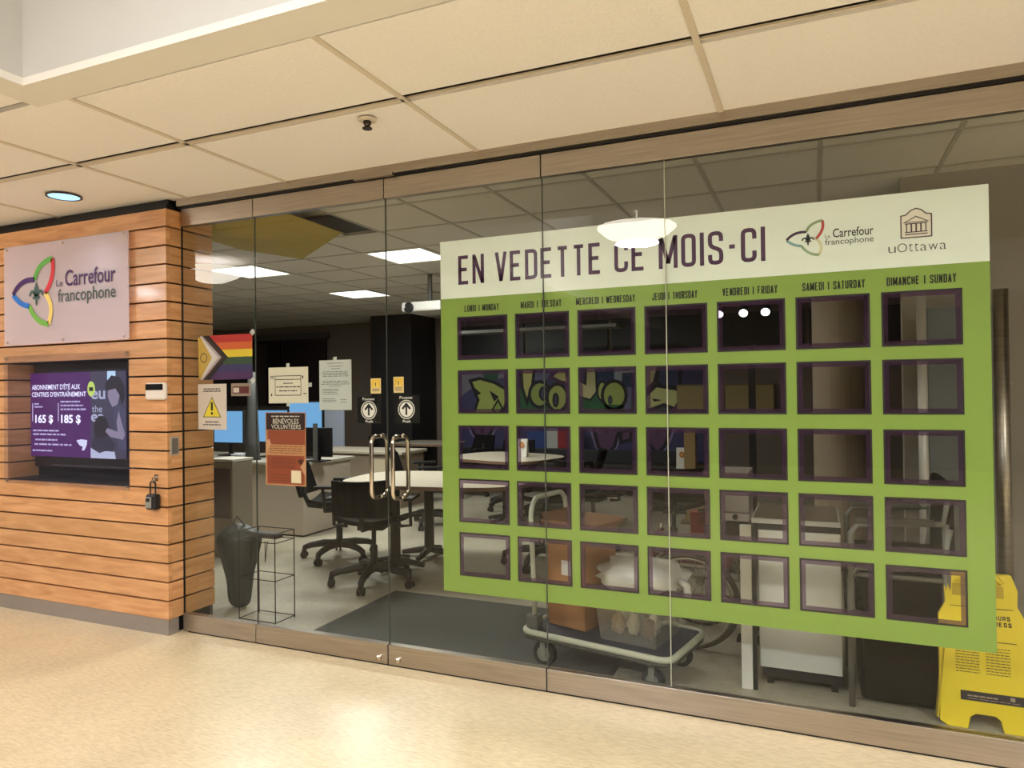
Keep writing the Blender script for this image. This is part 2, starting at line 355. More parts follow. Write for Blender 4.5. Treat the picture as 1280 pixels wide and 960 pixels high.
# ------------------------------------------------------------------ glazed front
SE = [-3.640, -3.055, -2.137, -1.226, -.6245, 1.55, 3.8]
ZR, ZG = .114, 2.525
hd = empty('trim_1', (0, 0, 2.64), kind='structure')
b = MB(); b.box((XW, -.035, 2.648), (3.8, .06, CZ+.03), M['header']); b.box((XW, -.02, 2.636), (3.8, .05, 2.648), M['black']); b.build('header_frame', hd)
b = MB(); b.box((-2.31, -.045, 2.636), (-2.06, .0, 2.655), M['header']); b.build('pivot_cover', hd)
for i in range(4):
    x0, x1 = SE[i], SE[i+1]; door = i in (1, 2)
    root = empty('door_%d' % i if door else 'window_%d' % (1 if i == 0 else 2), ((x0+x1)/2, 0, 0), kind='structure')
    g = .002
    if i == 3: x1 = 3.8
    b = MB()
    if i == 3:
        for a, c in ((-1.226, -.6245), (-.6245, 1.55), (1.55, 3.8)):
            b = MB(); b.box((a+.0015, 0, ZR), (c-.0015, .012, ZG), M['glass']); b.build('pane', root)
            if a > -1.2: b = MB(); b.box((a-.0014, .001, ZR), (a+.0014, .011, ZG), cm(190, 190, 170)); b.build('silicone_joint', root)
    else: b.box((x0+g, 0, ZR), (x1-g, .012, ZG), M['glass']); b.build('pane', root)
    if i in (1,2,3): b = MB(); b.box((x0-.0018, .002, ZR), (x0+.0018, .010, ZG), cm(60, 66, 60)); b.build('glass_edge', root)
    b = MB(); b.box((x0+.003, -.014, .008), (x1-.003, .028, ZR), M['steel']); b.build('bottom_rail', root, bevel=.002)
    b = MB(); b.box((x0+.003, -.012, ZG), (x1-.003, .026, 2.634), M['steel']); b.build('top_rail', root, bevel=.002)
    if door:
        hx = -2.192 if i == 1 else -2.058
        for nm, sg, y0 in (('pull_handle', -1, 0), ('inside_pull_handle', 1, .012)):
            pts = [(hx, y0, 1.205)]; 
            for k in range(7):
                a = PI/2*k/6; pts.append((hx, y0+sg*(.03+.04*math.sin(a)), 1.235-.04*(1-math.cos(a))))
            for k in range(7):
                a = PI/2*k/6; pts.append((hx, y0+sg*(.03+.04*math.cos(a)), .945-.04*math.sin(a)))
            pts[0] = (hx, y0, 1.235); pts.append((hx, y0, .905))
            b = MB(); b.tube(pts, .0115, M['chrome'], 12); b.build(nm, root, smooth=True)
        lx = -2.19 if i == 1 else -2.07
        b = MB(); b.lathe([(.014, 0), (.014, .012), (.008, .016)], (lx, -.014, .04), M['chrome'], 14, 'y'); b.build('floor_lock', root)
b = MB(); b.box((XW, .0, .008), (XW+.004, .012, 2.635), M['black']); tag(b.build('trim_2'), kind='structure')
b = MB(); b.box((-3.6, -.01, 0), (3.8, .03, .0075), M['black']); tag(b.build('trim_3'), kind='structure')
# ------------------------------------------------------------------ things on the timber wall
# logo helper (three leaf outlines around a lily), fitted in (x0,z0)-(x1,z1)
def logo(root, x0, z0, x1, z1, y, t, cols, lily):
    W, H = x1-x0, z1-z0
    def q(pts): return [(x0+a*W, z0+(1-c)*H) for a, c in pts]
    def bez(p0, p1, p2, n=8): return [tuple((1-k/n)**2*Vector(p0)+2*(k/n)*(1-k/n)*Vector(p1)+(k/n)**2*Vector(p2)) for k in range(n+1)]
    segs = [('green_arc', bez((.56, .30), (.62, .05), (1., .0)), cols[0]), ('red_arc', bez((1., .0), (1.08, .28), (.82, .52)), cols[1]),
            ('purple_arc', bez((.56, .30), (.2, .25), (.0, .50)), cols[2]), ('blue_arc', bez((.0, .50), (.18, .68), (.42, .70)), cols[3]),
            ('leaf_arc', bez((.42, .70), (.58, .98), (.9, 1.)), cols[4]), ('yellow_arc', bez((.9, 1.), (1.06, .72), (.82, .52)), cols[5])]
    for nm, pts, c in segs:
        b = MB(); b.ribbon(q(pts), t, y, c); b.build(nm, root)
    b = MB(); cx, cz = .60, .53
    b.poly(q([(cx, cz-.2), (cx+.055, cz-.08), (cx+.04, cz+.02), (cx+.02, cz+.14), (cx, cz+.19), (cx-.02, cz+.14), (cx-.04, cz+.02), (cx-.055, cz-.08)]), y-.0004, lily)
    for sg in (-1, 1): b.ribbon(q(bez((cx, cz+.06), (cx+sg*.1, cz-.14), (cx+sg*.17, cz+.02), 6)), t*.55, y-.0004, lily)
    b.rect(*q([(cx-.09, cz+.07)])[0], *q([(cx+.09, cz+.03)])[0], y-.0006, lily)
    b.build('lily', root)
ys = YW-.03
A = onY(5, 311, ys); B = onY(160, 288, ys); C_ = onY(160, 424, ys)
sx0, sx1, sz0, sz1 = A.x, B.x, C_.z, B.z
sg = empty('wall_sign', (sx0, ys, sz0), 'frosted acrylic sign with three-leaf logo and coloured lettering on timber wall', 'sign')
b = MB(); b.box((sx0, ys, sz0), (sx1, ys+.006, sz1), M['frosted']); b.build('acrylic_plate', sg)
for k, (fx, fz) in enumerate([(.03, .03), (.5, .03), (.97, .03), (.03, .97), (.5, .97), (.97, .97)]):
    b = MB(); b.lathe([(.009, -.024), (.009, .004), (.006, .007)], (sx0+fx*(sx1-sx0), ys, sz0+fz*(sz1-sz0)), M['chrome'], 10, 'y'); b.build('standoff', sg)
def wf(u, v): p = onY(u, v, ys); return p.x, p.z
lx0 = wf(17, 363)[0]; lx1 = wf(66, 363)[0]
logo(sg, lx0, wf(62, 405)[1], lx1, wf(66, 323)[1], ys-.004, .036,
     [cm(96, 176, 76), cm(214, 44, 60), cm(66, 30, 100), cm(34, 120, 220), cm(118, 186, 70), cm(240, 214, 120)], cm(60, 92, 90))
b = MB(); x0 = wf(82, 350)[0]; x1 = wf(145, 350)[0]; b.text('Carrefour', x0, wf(113, 355)[1], x1, wf(113, 340)[1]+.03, ys-.004, cm(70, 34, 92), .012); b.build('upper_lettering', sg)
b = MB(); x0 = wf(73, 370)[0]; b.text('francophone', x0, wf(108, 376)[1]-.02, x1, wf(108, 360)[1]+.008, ys-.004, cm(52, 80, 78), .004); b.build('lower_lettering', sg)
b = MB(); x0 = wf(71, 350)[0]; x1 = wf(79, 350)[0]; b.text('Le', x0, wf(75, 358)[1], x1, wf(75, 350)[1], ys-.004, cm(80, 70, 100)); b.build('small_lettering', sg)
# television in its niche
YT = .045
def wt(u, v): p = onY(u, v, YT); return p.x, p.z
tx0, tx1 = NX0+.035, NX1-.01
tv = empty('television', ((tx0+tx1)/2, YT, .93), 'lit flat television showing purple gym membership advert inside wall niche', 'television')
b = MB(); b.box((tx0, YT+.004, .975), (tx1, .1, 1.70), cm(18, 17, 20, .35)); b.build('housing', tv, bevel=.006)
q0 = wt(34, 570); q1 = wt(159, 466)
X0, X1 = wt(35, 500)[0], wt(158, 500)[0]; Z0, Z1 = wt(100, 572)[1], wt(100, 465)[1]
def tf(a, c): return X0+(X1-X0)*a, Z0+(Z1-Z0)*c
yt = YT
sc_ = MB(); sc_.rect(X0, Z0, X1, Z1, yt, em(82, 22, 104, 1.0)); sc_.build('screen', tv)
b = MB(); W_ = em(232, 232, 255, 1.7)
b.text("ABONNEMENT D'ÉTÉ AUX", *tf(.045, .80), *tf(.55, .875), yt-.001, W_, .006); b.text("CENTRES D'ENTRAÎNEMENT", *tf(.045, .715), *tf(.61, .785), yt-.001, W_, .006)
b.text('165 $', *tf(.08, .385), *tf(.27, .50), yt-.001, W_, .03); b.text('185 $', *tf(.355, .385), *tf(.555, .50), yt-.001, W_, .03)
for a, c in ((.05, .42), (.325, .42)): b.rect(*tf(a, c), *tf(a+.004, c+.22), yt-.001, W_)
for k, (a, c, d) in enumerate([(.07, .62, .12), (.07, .585, .16), (.35, .645, .55), (.35, .60, .58), (.35, .555, .61), (.055, .30, .33), (.055, .255, .40), (.08, .19, .32), (.07, .135, .46), (.05, .06, .26)]):
    bars(b, tf(a, 0)[0], tf(d, 0)[0], tf(0, c)[1], .011, yt-.001, em(200, 190, 235, 1.1), k)
b.poly([tf(*p) for p in [(.51, .20), (.56, .215), (.62, .205), (.615, .15), (.59, .085), (.565, .085), (.575, .13), (.545, .14), (.53, .165)]], yt-.001, em(220, 225, 250, 1.2))
b.build('advert_print', tv)
b = MB(); G1 = em(70, 68, 92, .9)
b.rect(*tf(.655, 0), *tf(1, 1), yt-.001, G1)
b.poly([tf(*p) for p in [(.655, .0), (.655, .12), (.74, .06), (.88, .12), (.9, 0)]], yt-.002, em(200, 205, 235, 1))
b.rect(*tf(.82, .90), *tf(.9, 1), yt-.0015, em(190, 220, 245, 1.2))
b.text('eu', *tf(.66, .68), *tf(.80, .78), yt-.0015, em(190, 195, 225, 1), .02); b.text('the', *tf(.67, .53), *tf(.77, .61), yt-.0015, em(190, 195, 225, 1)); b.text('ea', *tf(.66, .42), *tf(.79, .51), yt-.0015, em(190, 195, 225, 1), .02)
SK = em(150, 140, 165, 1); HR = em(36, 32, 46, .8)
b.poly([tf(*p) for p in [(.80, .86), (.86, .95), (.94, .93), (.985, .82), (.99, .70), (.96, .62), (.93, .74), (.85, .76), (.80, .80)]], yt-.002, HR)
b.poly([tf(*p) for p in [(.83, .78), (.90, .80), (.94, .72), (.92, .62), (.87, .59), (.84, .66), (.825, .72)]], yt-.0025, SK)
b.poly([tf(*p) for p in [(.87, .60), (.93, .62), (.99, .56), (1., .25), (1., .1), (.93, .1), (.92, .3), (.88, .42)]], yt-.0022, em(78, 78, 108, .9))
b.poly([tf(*p) for p in [(.93, .55), (.96, .4), (.99, .28), (.97, .22), (.85, .25), (.80, .31), (.82, .35), (.92, .31), (.91, .42)]], yt-.0028, SK)
b.disc(*tf(.76, .34), .075, yt-.0024, HR, 16, .09); b.poly([tf(*p) for p in [(.70, .24), (.82, .26), (.9, .16), (.88, .08), (.68, .1), (.66, .18)]], yt-.0026, em(52, 50, 72, .8))
b.disc(*tf(.665, .80), .038, yt-.003, em(205, 232, 110, 1.1), 18, .052); b.rect(*tf(.645, .775), *tf(.685, .82), yt-.0035, em(30, 45, 25, .8))
b.build('advert_picture', tv)
b = MB(); b.box((tx0+.2, YT-.004, .985), (tx1-.1, YT+.006, .995), cm(70, 66, 74, .3)); b.build('speaker_strip', tv)
ac = empty('cover_pane', ((NX0+NX1)/2, YW-.008, .88), 'clear acrylic pane screwed over the television niche', 'cover')
b = MB(); b.box((NX0-.03, YW-.008, .875), (NX1+.01, YW-.003, 1.755), M['acrylic']); b.build('acrylic_sheet', ac)
for x in (NX0-.005, NX1-.01):
    for z in (.89, 1.74): b = MB(); b.lathe([(.011, -.003), (.011, .002), (.006, .005)], (x, YW-.008, z), M['chrome'], 10, 'y'); b.build('screw', ac)
# thermostat, switch plate, key safe
p0, p1 = onY(182, 500, YW-.02), onY(207, 478, YW-.02)
th = empty('card_reader', ((p0.x+p1.x)/2, YW, p0.z), 'white rounded card reader with black window on the timber wall', 'card reader')
b = MB(); b.box((p0.x, YW-.028, p0.z), (p1.x, YW, p1.z), cm(232, 224, 214, .35)); b.build('housing', th, bevel=.016)
b = MB(); b.box((p0.x+.012, YW-.032, p0.z+.06), (p1.x-.015, YW-.0275, p1.z-.008), cm(20, 18, 20, .2)); b.build('window', th, bevel=.003)
c0 = onX(217, 580, XW); c1 = onX(229, 546, XW)
sp = empty('switch_plate', (XW, -.07, c0.z+.02), 'small grey metal switch plate on the return of the timber wall', 'switch')
b = MB(); b.box((XW, -.095, 1.10), (XW+.006, -.03, 1.215), cm(176, 166, 150, .4)); b.build('plate', sp, bevel=.002)
b = MB(); b.box((XW+.006, -.085, 1.11), (XW+.009, -.04, 1.205), cm(112, 104, 96, .4)); b.build('rocker', sp)
k0 = onY(191, 592, YW-.02); kx = k0.x+.012
hk = empty('wall_hook', (kx, YW, .93), 'small chrome hook screwed to timber wall above the key safe', 'hook')
b = MB(); b.box((kx-.014, YW-.008, .945), (kx+.014, YW, .985), M['chrome']); b.tube([(kx, YW-.008, .97), (kx, YW-.03, .965), (kx, YW-.034, .945), (kx, YW-.02, .935)], .005, M['chrome']); b.build('hook', hk)
ks = empty('key_safe', (kx, YW-.02, .77), 'black and grey key safe padlock hanging from a chrome hook', 'key safe')
b = MB(); b.box((kx-.038, YW-.055, .772), (kx+.042, YW-.008, .868), cm(26, 24, 26, .5)); b.build('case', ks, bevel=.012)
b = MB(); b.box((kx-.03, YW-.062, .785), (kx+.018, YW-.054, .852), cm(140, 138, 130, .35)); b.build('front_plate', ks, bevel=.006)
b = MB(); b.box((kx-.02, YW-.065, .825), (kx+.008, YW-.0615, .845), cm(20, 20, 22, .4)); b.build('dial_window', ks)
b = MB(); b.tube([(kx-.022, YW-.03, .865)]+[(kx-.022*math.cos(PI*k/6), YW-.03, .93+.016*math.sin(PI*k/6)) for k in range(7)]+[(kx+.022, YW-.03, .865)], .005, cm(40, 38, 40, .4)); b.build('shackle', ks)
# ------------------------------------------------------------------ window calendar poster
PX, PZ, PY = -1.8052, 2.2605, .0135
po = empty('window_poster', (PX+1.22, PY, PZ-1.829), 'large green and white calendar poster with thirty-five pockets behind the glass', 'poster')
def pz(z): return PZ+z
b = MB(); b.box((PX, PY, pz(-.302)), (PX+2.438, PY+.002, pz(0)), M['gwhite']); b.build('header_panel', po)
CXs = [.096+.3271*k for k in range(7)]; RZ = [-.400, -.6775, -.963, -1.239, -1.516]; PW, PH = .286, .225
b = MB(); rows = [-.302]
for z in RZ: rows += [z, z-PH]
rows.append(-1.829)
for k in range(0, len(rows), 2): b.box((PX, PY, pz(rows[k+1])), (PX+2.438, PY+.002, pz(rows[k])), M['green'])
for z in RZ:
    xs = [0]+[v for c in CXs for v in (c, c+PW)]+[2.438]
    for k in range(0, len(xs), 2): b.box((PX+xs[k], PY, pz(z-PH)), (PX+xs[k+1], PY+.002, pz(z)), M['green'])
b.build('calendar_panel', po)
b = MB()
for a, w2, mt, y in ((0, .008, M['dpurple'], -.0006), (.008, .016, M['pocket'], 0.)):
    x0, x1, z0, z1 = a, PW-a, -PH+a, -a
    for q in ((x0, z1-w2, x1, z1), (x0, z0, x1, z0+w2), (x0, z0+w2, x0+w2, z1-w2), (x1-w2, z0+w2, x1, z1-w2)): b.rect(*q, y, mt)
fr = b.build('pocket_frame', po, local=True); fr.location = Vector((PX+CXs[0], PY, pz(RZ[0])))-po.location
for i, z in enumerate(RZ):
    for j, c in enumerate(CXs):
        if i or j: share('pocket_frame', fr, po, (PX+c, PY, pz(z)))
yp = PY-.0008
tw_ = 0.; spans = []
for wd_ in ('EN', 'VEDETTE', 'CE', 'MOIS-CI'):
    ww = sum({'I': .13, '-': .26, 'M': .52}.get(ch, .40)+.09 for ch in wd_)-.09; spans.append((wd_, tw_, tw_+ww)); tw_ += ww+.36
tw_ -= .36
for wd_, a, c in spans: b = MB(); b.cond(wd_, PX+.105+1.51*a/tw_, pz(-.232), PX+.105+1.51*c/tw_, pz(-.083), yp, M['purple'], .115); b.build('title_word', po)
DAYS = [('LUNDI', 'MONDAY', .14, .335), ('MARDI', 'TUESDAY', .455, .67), ('MERCREDI', 'WEDNESDAY', .745, 1.035), ('JEUDI', 'THURSDAY', 1.115, 1.32), ('VENDREDI', 'FRIDAY', 1.43, 1.66), ('SAMEDI', 'SATURDAY', 1.76, 2.0), ('DIMANCHE', 'SUNDAY', 2.08, 2.325)]
for f_, e_, a, c in DAYS:
    b = MB(); b.cond(f_+' | '+e_, PX+a, pz(-.376), PX+c, pz(-.341), yp, M['ink'], .15); b.build('day_lettering', po)
logo(po, PX+1.70, pz(-.225), PX+1.842, pz(-.08), yp, .011, [cm(150, 170, 130), cm(190, 70, 66), cm(62, 30, 70), cm(130, 170, 180), cm(150, 175, 140), cm(215, 210, 170)], cm(50, 62, 66))
b = MB(); b.text('Carrefour', PX+1.882, pz(-.158), PX+2.035, pz(-.120), yp, cm(40, 36, 46), .01); b.text('francophone', PX+1.852, pz(-.195), PX+2.035, pz(-.162), yp, cm(60, 66, 66)); b.text('Le', PX+1.852, pz(-.158), PX+1.872, pz(-.142), yp, cm(90, 90, 90)); b.build('sponsor_lettering', po)
b = MB(); cb = cm(70, 44, 52)
x0, x1, z0, z1 = PX+2.135, PX+2.243, pz(-.185), pz(-.095)
arch = [(x0, z1), (x0+.018, z1+.003), (x0+.036, z1+.02), (x0+.054, z1+.027), (x0+.072, z1+.02), (x0+.09, z1+.003), (x1, z1), (x1, z0), (x0, z0)]
b.poly(arch, yp+.0003, cm(230, 224, 212)); b.ribbon(arch, .0045, yp, cb, True)
b.ribbon([(x0+.012, z1-.028), (x0+.054, z1-.006), (x1-.012, z1-.028)], .004, yp-.0003, cb, True)
for k in range(5): b.ribbon([(x0+.02+k*.017, z0+.022), (x0+.02+k*.017, z1-.032)], .0055 if k % 4 else .004, yp-.0003, cb)
for z in (z1-.034, z0+.022, z0+.013): b.ribbon([(x0+.014, z), (x1-.014, z)], .004, yp-.0003, cb)
b.build('emblem', po)
b = MB(); tx = PX+2.085
for ch, wd in zip('uOttawa', (.03, .038, .017, .017, .026, .036, .026)):
    h = {'u': .026, 'a': .026, 'w': .026, 'O': .036, 't': .034}[ch]; b.text(ch, tx+.003, pz(-.242), tx+wd, pz(-.242)+h, yp, cm(78, 70, 70), -.012); tx += wd+.003
b.build('crest_lettering', po)
# ------------------------------------------------------------------ stickers and papers on the doors (inside face)
YI = .0135
def xz(u, v, y=YI): p = onY(u, v, y); return p.x, p.z
def sheet(name, u0, v0, u1, v1, m, label, cat, group=None, tape=()):
    x0, z0 = xz(u0, v1)[0], xz((u0+u1)/2, v1)[1]; x1, z1 = xz(u1, v0)[0], xz((u0+u1)/2, v0)[1]
    o = empty(name, ((x0+x1)/2, YI, z0), label, cat, group)
    b = MB(); b.box((x0, YI, z0), (x1, YI+.0012, z1), m); b.build('sheet', o)
    W, H = x1-x0, z1-z0
    for (a, c) in tape: b = MB(); b.box((x0+a*W-.012, YI-.001, z0+c*H-.012), (x0+a*W+.012, YI-.0002, z0+c*H+.012), cm(200, 200, 195)); b.build('tape', o)
    return o, (lambda a, c: (x0+a*W, z0+c*H)), W, H
# pride flag
fx0, fx1, fz0, fz1 = -3.525, -3.09, 1.563, 1.836
fl = empty('pride_flag', ((fx0+fx1)/2, YI, fz0), 'rainbow progress pride flag with chevrons taped behind the glass', 'flag')
H6 = (fz1-fz0)/6; fy = YI+.001
b = MB(); b.box((fx0+.02, fy, fz0), (fx1, fy+.001, fz1), cm(40, 36, 44)); b.build('cloth', fl)
for k, c in enumerate([(190, 44, 40), (214, 98, 42), (228, 200, 50), (52, 78, 52), (56, 50, 100), (78, 36, 92)]):
    b = MB(); b.rect(fx0+.05, fz1-(k+1)*H6, fx1, fz1-k*H6, fy-.0004, cm(*c)); b.build('stripe', fl)
zm = (fz0+fz1)/2
def chev(d, y, c, nm):
    b = MB(); b.poly([(fx0+.02, fz1), (fx0+.02+max(0., d-.155), fz1), (fx0+d+.02, zm), (fx0+.02+max(0., d-.155), fz0), (fx0+.02, fz0)], y, cm(*c)); b.build(nm, fl)
chev(.225, fy-.0008, (24, 20, 22), 'black_chevron'); chev(.200, fy-.0012, (70, 40, 30), 'brown_chevron'); chev(.172, fy-.0016, (186, 168, 178), 'pale_chevron'); chev(.145, fy-.002, (226, 216, 214), 'white_chevron')
b = MB(); b.poly([(fx0, fz1-.008), (fx0+.025, fz1-.012), (fx0+.115, zm), (fx0+.025, fz0+.01), (fx0+.006, fz0+.005)], fy-.0024, cm(206, 170, 82)); b.build('yellow_triangle', fl)
b = MB(); b.ribbon([(fx0+.048+.026*math.cos(2*PI*k/20), zm+.028*math.sin(2*PI*k/20)) for k in range(20)], .0055, fy-.0028, cm(60, 34, 50), True); b.build('ring', fl)
for z in (fz0-.005, fz1+.01): b = MB(); b.box((fx1-.012, fy-.002, z-.018), (fx1+.02, fy-.001, z+.012), cm(205, 205, 200), Matrix.Rotation(-.7, 3, 'Y')); b.build('tape', fl)
wn, q, W, H = sheet('warning_notice', 248, 480, 283, 537, cm(224, 208, 200), 'white notice with yellow warning triangle under the pride flag', 'notice')
b = MB(); b.poly([q(.17, .27), q(.81, .27), q(.49, .72)], YI-.0004, cm(30, 26, 20)); b.poly([q(.205, .285), q(.775, .285), q(.49, .69)], YI-.0008, cm(240, 214, 60)); b.build('triangle', wn)
b = MB(); b.rect(*q(.455, .42), *q(.525, .6), YI-.0012, M['inkb']); b.rect(*q(.455, .33), *q(.525, .38), YI-.0012, M['inkb']); b.build('exclamation_mark', wn)
b = MB()
for k, (a, c, z) in enumerate([(.2, .78, .88), (.18, .8, .83), (.25, .72, .155), (.17, .8, .095)]): bars(b, q(a, 0)[0], q(c, 0)[0], q(0, z)[1], H*.024, YI-.0004, M['inkb'], k)
b.build('print', wn)
es, q, W, H = sheet('small_plate', 289, 479, 313, 495, cm(150, 132, 118), 'small grey plate with dark red bar right of the warning notice', 'plate')
b = MB(); b.rect(*q(.08, .2), *q(.92, .75), YI-.0004, cm(96, 24, 30)); b.rect(*q(.12, .28), *q(.42, .65), YI-.0008, cm(214, 200, 190)); b.build('red_bar', es)
pa, q, W, H = sheet('paper_notice', 336, 459, 385, 504, cm(226, 218, 200), 'cream notice with framed text lines taped to the left door', 'notice', None, ((.5, 1.05), (1.05, .5), (.5, -.03)))
b = MB(); b.ribbon([q(.17, .22), q(.82, .22), q(.82, .76), q(.17, .76)], .004, YI-.0004, M['inkb'], True); b.ribbon([q(.17, .66), q(.82, .66)], .004, YI-.0004, M['inkb']); b.build('frame_print', pa)
b = MB()
for k, (a, c, z) in enumerate([(.38, .62, .54), (.2, .8, .44), (.27, .73, .33), (.04, .14, .74), (.04, .14, .69), (.88, .96, .25)]): bars(b, q(a, 0)[0], q(c, 0)[0], q(0, z)[1], H*.028, YI-.0004, M['inkb'], k)
b.rect(*q(.85, .68), *q(.88, .76), YI-.0004, M['inkb']); b.rect(*q(.06, .2), *q(.09, .27), YI-.0004, M['inkb']); b.build('text_print', pa)
pb, q, W, H = sheet('paper_notice', 399.5, 450, 439, 512.5, M['pgrey'], 'tall pale sheet of small print taped right of the cream notice', 'notice', None, ((.5, 1.02),))
b = MB()
for k, (a, c, z) in enumerate([(.25, .75, .93), (.3, .72, .87), (.38, .65, .82), (.1, .9, .76), (.1, .9, .73), (.12, .88, .70), (.1, .92, .67), (.1, .9, .57), (.1, .94, .54), (.05, .92, .51), (.3, .7, .47), (.1, .6, .41), (.1, .62, .38), (.1, .55, .35), (.1, .6, .31), (.1, .5, .22), (.1, .55, .19), (.1, .5, .16), (.65, .85, .2), (.65, .85, .15)]): bars(b, q(a, 0)[0], q(c, 0)[0], q(0, z)[1], H*.013, YI-.0004, M['tgrey'], k)
b.build('print', pb)
vp, q, W, H = sheet('volunteer_poster', 332.5, 515.5, 382, 607, cm(198, 140, 96), 'brown volunteer poster with cream band taped low on left door', 'poster')
b = MB(); b.rect(*q(.02, .76), *q(.98, .99), YI-.0004, cm(48, 20, 20)); b.rect(*q(.05, .56), *q(.98, .755), YI-.0004, cm(150, 72, 46)); b.rect(*q(.04, .02), *q(.96, .41), YI-.0004, cm(150, 70, 42)); b.build('brown_fields', vp)
b = MB(); b.poly([q(.0, .41), q(.02, .62), q(.1, .63), q(.14, .56), q(.08, .5)], YI-.0006, cm(214, 160, 122)); b.poly([q(1., .12), q(.9, .22), q(.86, .26), q(.96, .34), q(1, .36)], YI-.0006, cm(214, 160, 122))
b.poly([q(.8, .34), q(.86, .37), q(.94, .35), q(.88, .28)], YI-.0007, cm(70, 26, 24)); tag(b.build('hands_print', vp), kind='stuff')
b = MB(); b.text('BÉNÉVOLES', *q(.19, .845), *q(.83, .93), YI-.0008, M['paper'], .003); b.text('VOLUNTEERS', *q(.15, .775), *q(.88, .835), YI-.0008, M['paper'], .003); bars(b, q(.15, 0)[0], q(.85, 0)[0], q(0, .93)[1]+.004, H*.014, YI-.0008, M['paper'], 3); b.build('lettering', vp)
b = MB()
for k, z in enumerate((.53, .50, .47, .44)): bars(b, q(.1, 0)[0], q(.9, 0)[0], q(0, z)[1], H*.009, YI-.0008, cm(120, 80, 50), k)
for k, z in enumerate((.36, .33, .30, .27, .24, .14, .10, .06)): bars(b, q(.15, 0)[0], q(.6 if z < .2 else .75, 0)[0], q(0, z)[1], H*.008, YI-.0008, cm(84, 34, 22), k)
b.build('small_print', vp)
b = MB(); b.rect(*q(.64, .04), *q(.88, .21), YI-.0008, cm(240, 222, 190)); b.build('blank_label', vp)
for (u0, v0, u1, v1), lab in (((463.5, 473, 476, 492), 'small yellow warning sticker on the left glass door'), ((492, 471, 504.5, 491), 'small yellow warning sticker on the right glass door')):
    o, q, W, H = sheet('warning_sticker', u0, v0, u1, v1, cm(234, 206, 150), lab, 'sticker', 'door warning stickers')
    b = MB(); b.rect(*q(.08, .4), *q(.92, .92), YI-.0004, cm(236, 190, 70)); b.poly([q(.2, .45), q(.8, .45), q(.5, .86)], YI-.0006, cm(246, 214, 110)); b.rect(*q(.46, .5), *q(.54, .74), YI-.0008, M['inkb'])
    for k, z in enumerate((.28, .16)): bars(b, q(.15, 0)[0], q(.85, 0)[0], q(0, z)[1], H*.05, YI-.0006, M['inkb'], k)
    b.build('print', o)
for (u0, v0, u1, v1), lab in (((447, 496, 476.5, 529), 'square black push sticker with white arrow on the left door'), ((493, 494, 524.5, 529), 'square black push sticker with white arrow on the right door')):
    o, q, W, H = sheet('push_sticker', u0, v0, u1, v1, cm(16, 15, 16, .4), lab, 'sticker', 'door push stickers')
    cx, cz = q(.48, .49); R0 = W*.31; WH = cm(236, 232, 226)
    b = MB(); b.ribbon([(cx+R0*math.cos(2*PI*k/28), cz+R0*math.sin(2*PI*k/28)) for k in range(28)], W*.03, YI-.0004, WH, True); b.disc(cx, cz, R0*.83, YI-.0004, WH, 26); b.build('disc', o)
    b = MB(); b.rect(cx-W*.035, cz-R0*.6, cx+W*.035, cz+R0*.45, YI-.0008, M['inkb']); b.ribbon([(cx-R0*.5, cz+R0*.05), (cx, cz+R0*.6), (cx+R0*.5, cz+R0*.05)], W*.075, YI-.0008, M['inkb']); b.build('arrow', o)
    b = MB(); b.text('Poussez', *q(.22, .87), *q(.72, .97), YI-.0006, WH, .01); b.text('Push', *q(.34, .02), *q(.64, .12), YI-.0006, WH, .01); b.build('lettering', o)
# ------------------------------------------------------------------ lobby ceiling fittings
p = onZ(80, 245, CZ)
dl = empty('downlight', p, 'round recessed downlight glowing bluish in the lobby ceiling', 'light')
b = MB(); b.lathe([(.098, -.001), (.098, -.007), (.086, -.007), (.086, -.002)], p, cm(70, 56, 50, .3, metal=.6), 28); b.build('trim_ring', dl, smooth=False)
b = MB(); b.lathe([(.085, -.0045), (.084, -.0035)], p, em(170, 225, 255, 1.6), 28); b.build('lens', dl)
sl = bpy.data.lights.new('downlight_spot', 'SPOT'); sl.energy = 9; sl.color = (.72, .85, 1); sl.spot_size = 2.0; sl.spot_blend = .8; sl.shadow_soft_size = .07
so = bpy.data.objects.new('downlight_spot', sl); so.location = p-Vector((0, 0, .012)); COL.objects.link(so)
p = onZ(459, 149, CZ)
sk = empty('sprinkler', p, 'small dark sprinkler head with pale rose in the lobby ceiling', 'sprinkler')
b = MB(); b.lathe([(.042, -.0), (.042, -.006), (.03, -.010)], p, M['tbar'], 24); b.build('escutcheon', sk)
b = MB(); b.lathe([(.018, -.008), (.018, -.02), (.010, -.034), (.022, -.040), (.022, -.044)], p, cm(60, 50, 44, .3, metal=.7), 14); b.build('head', sk)
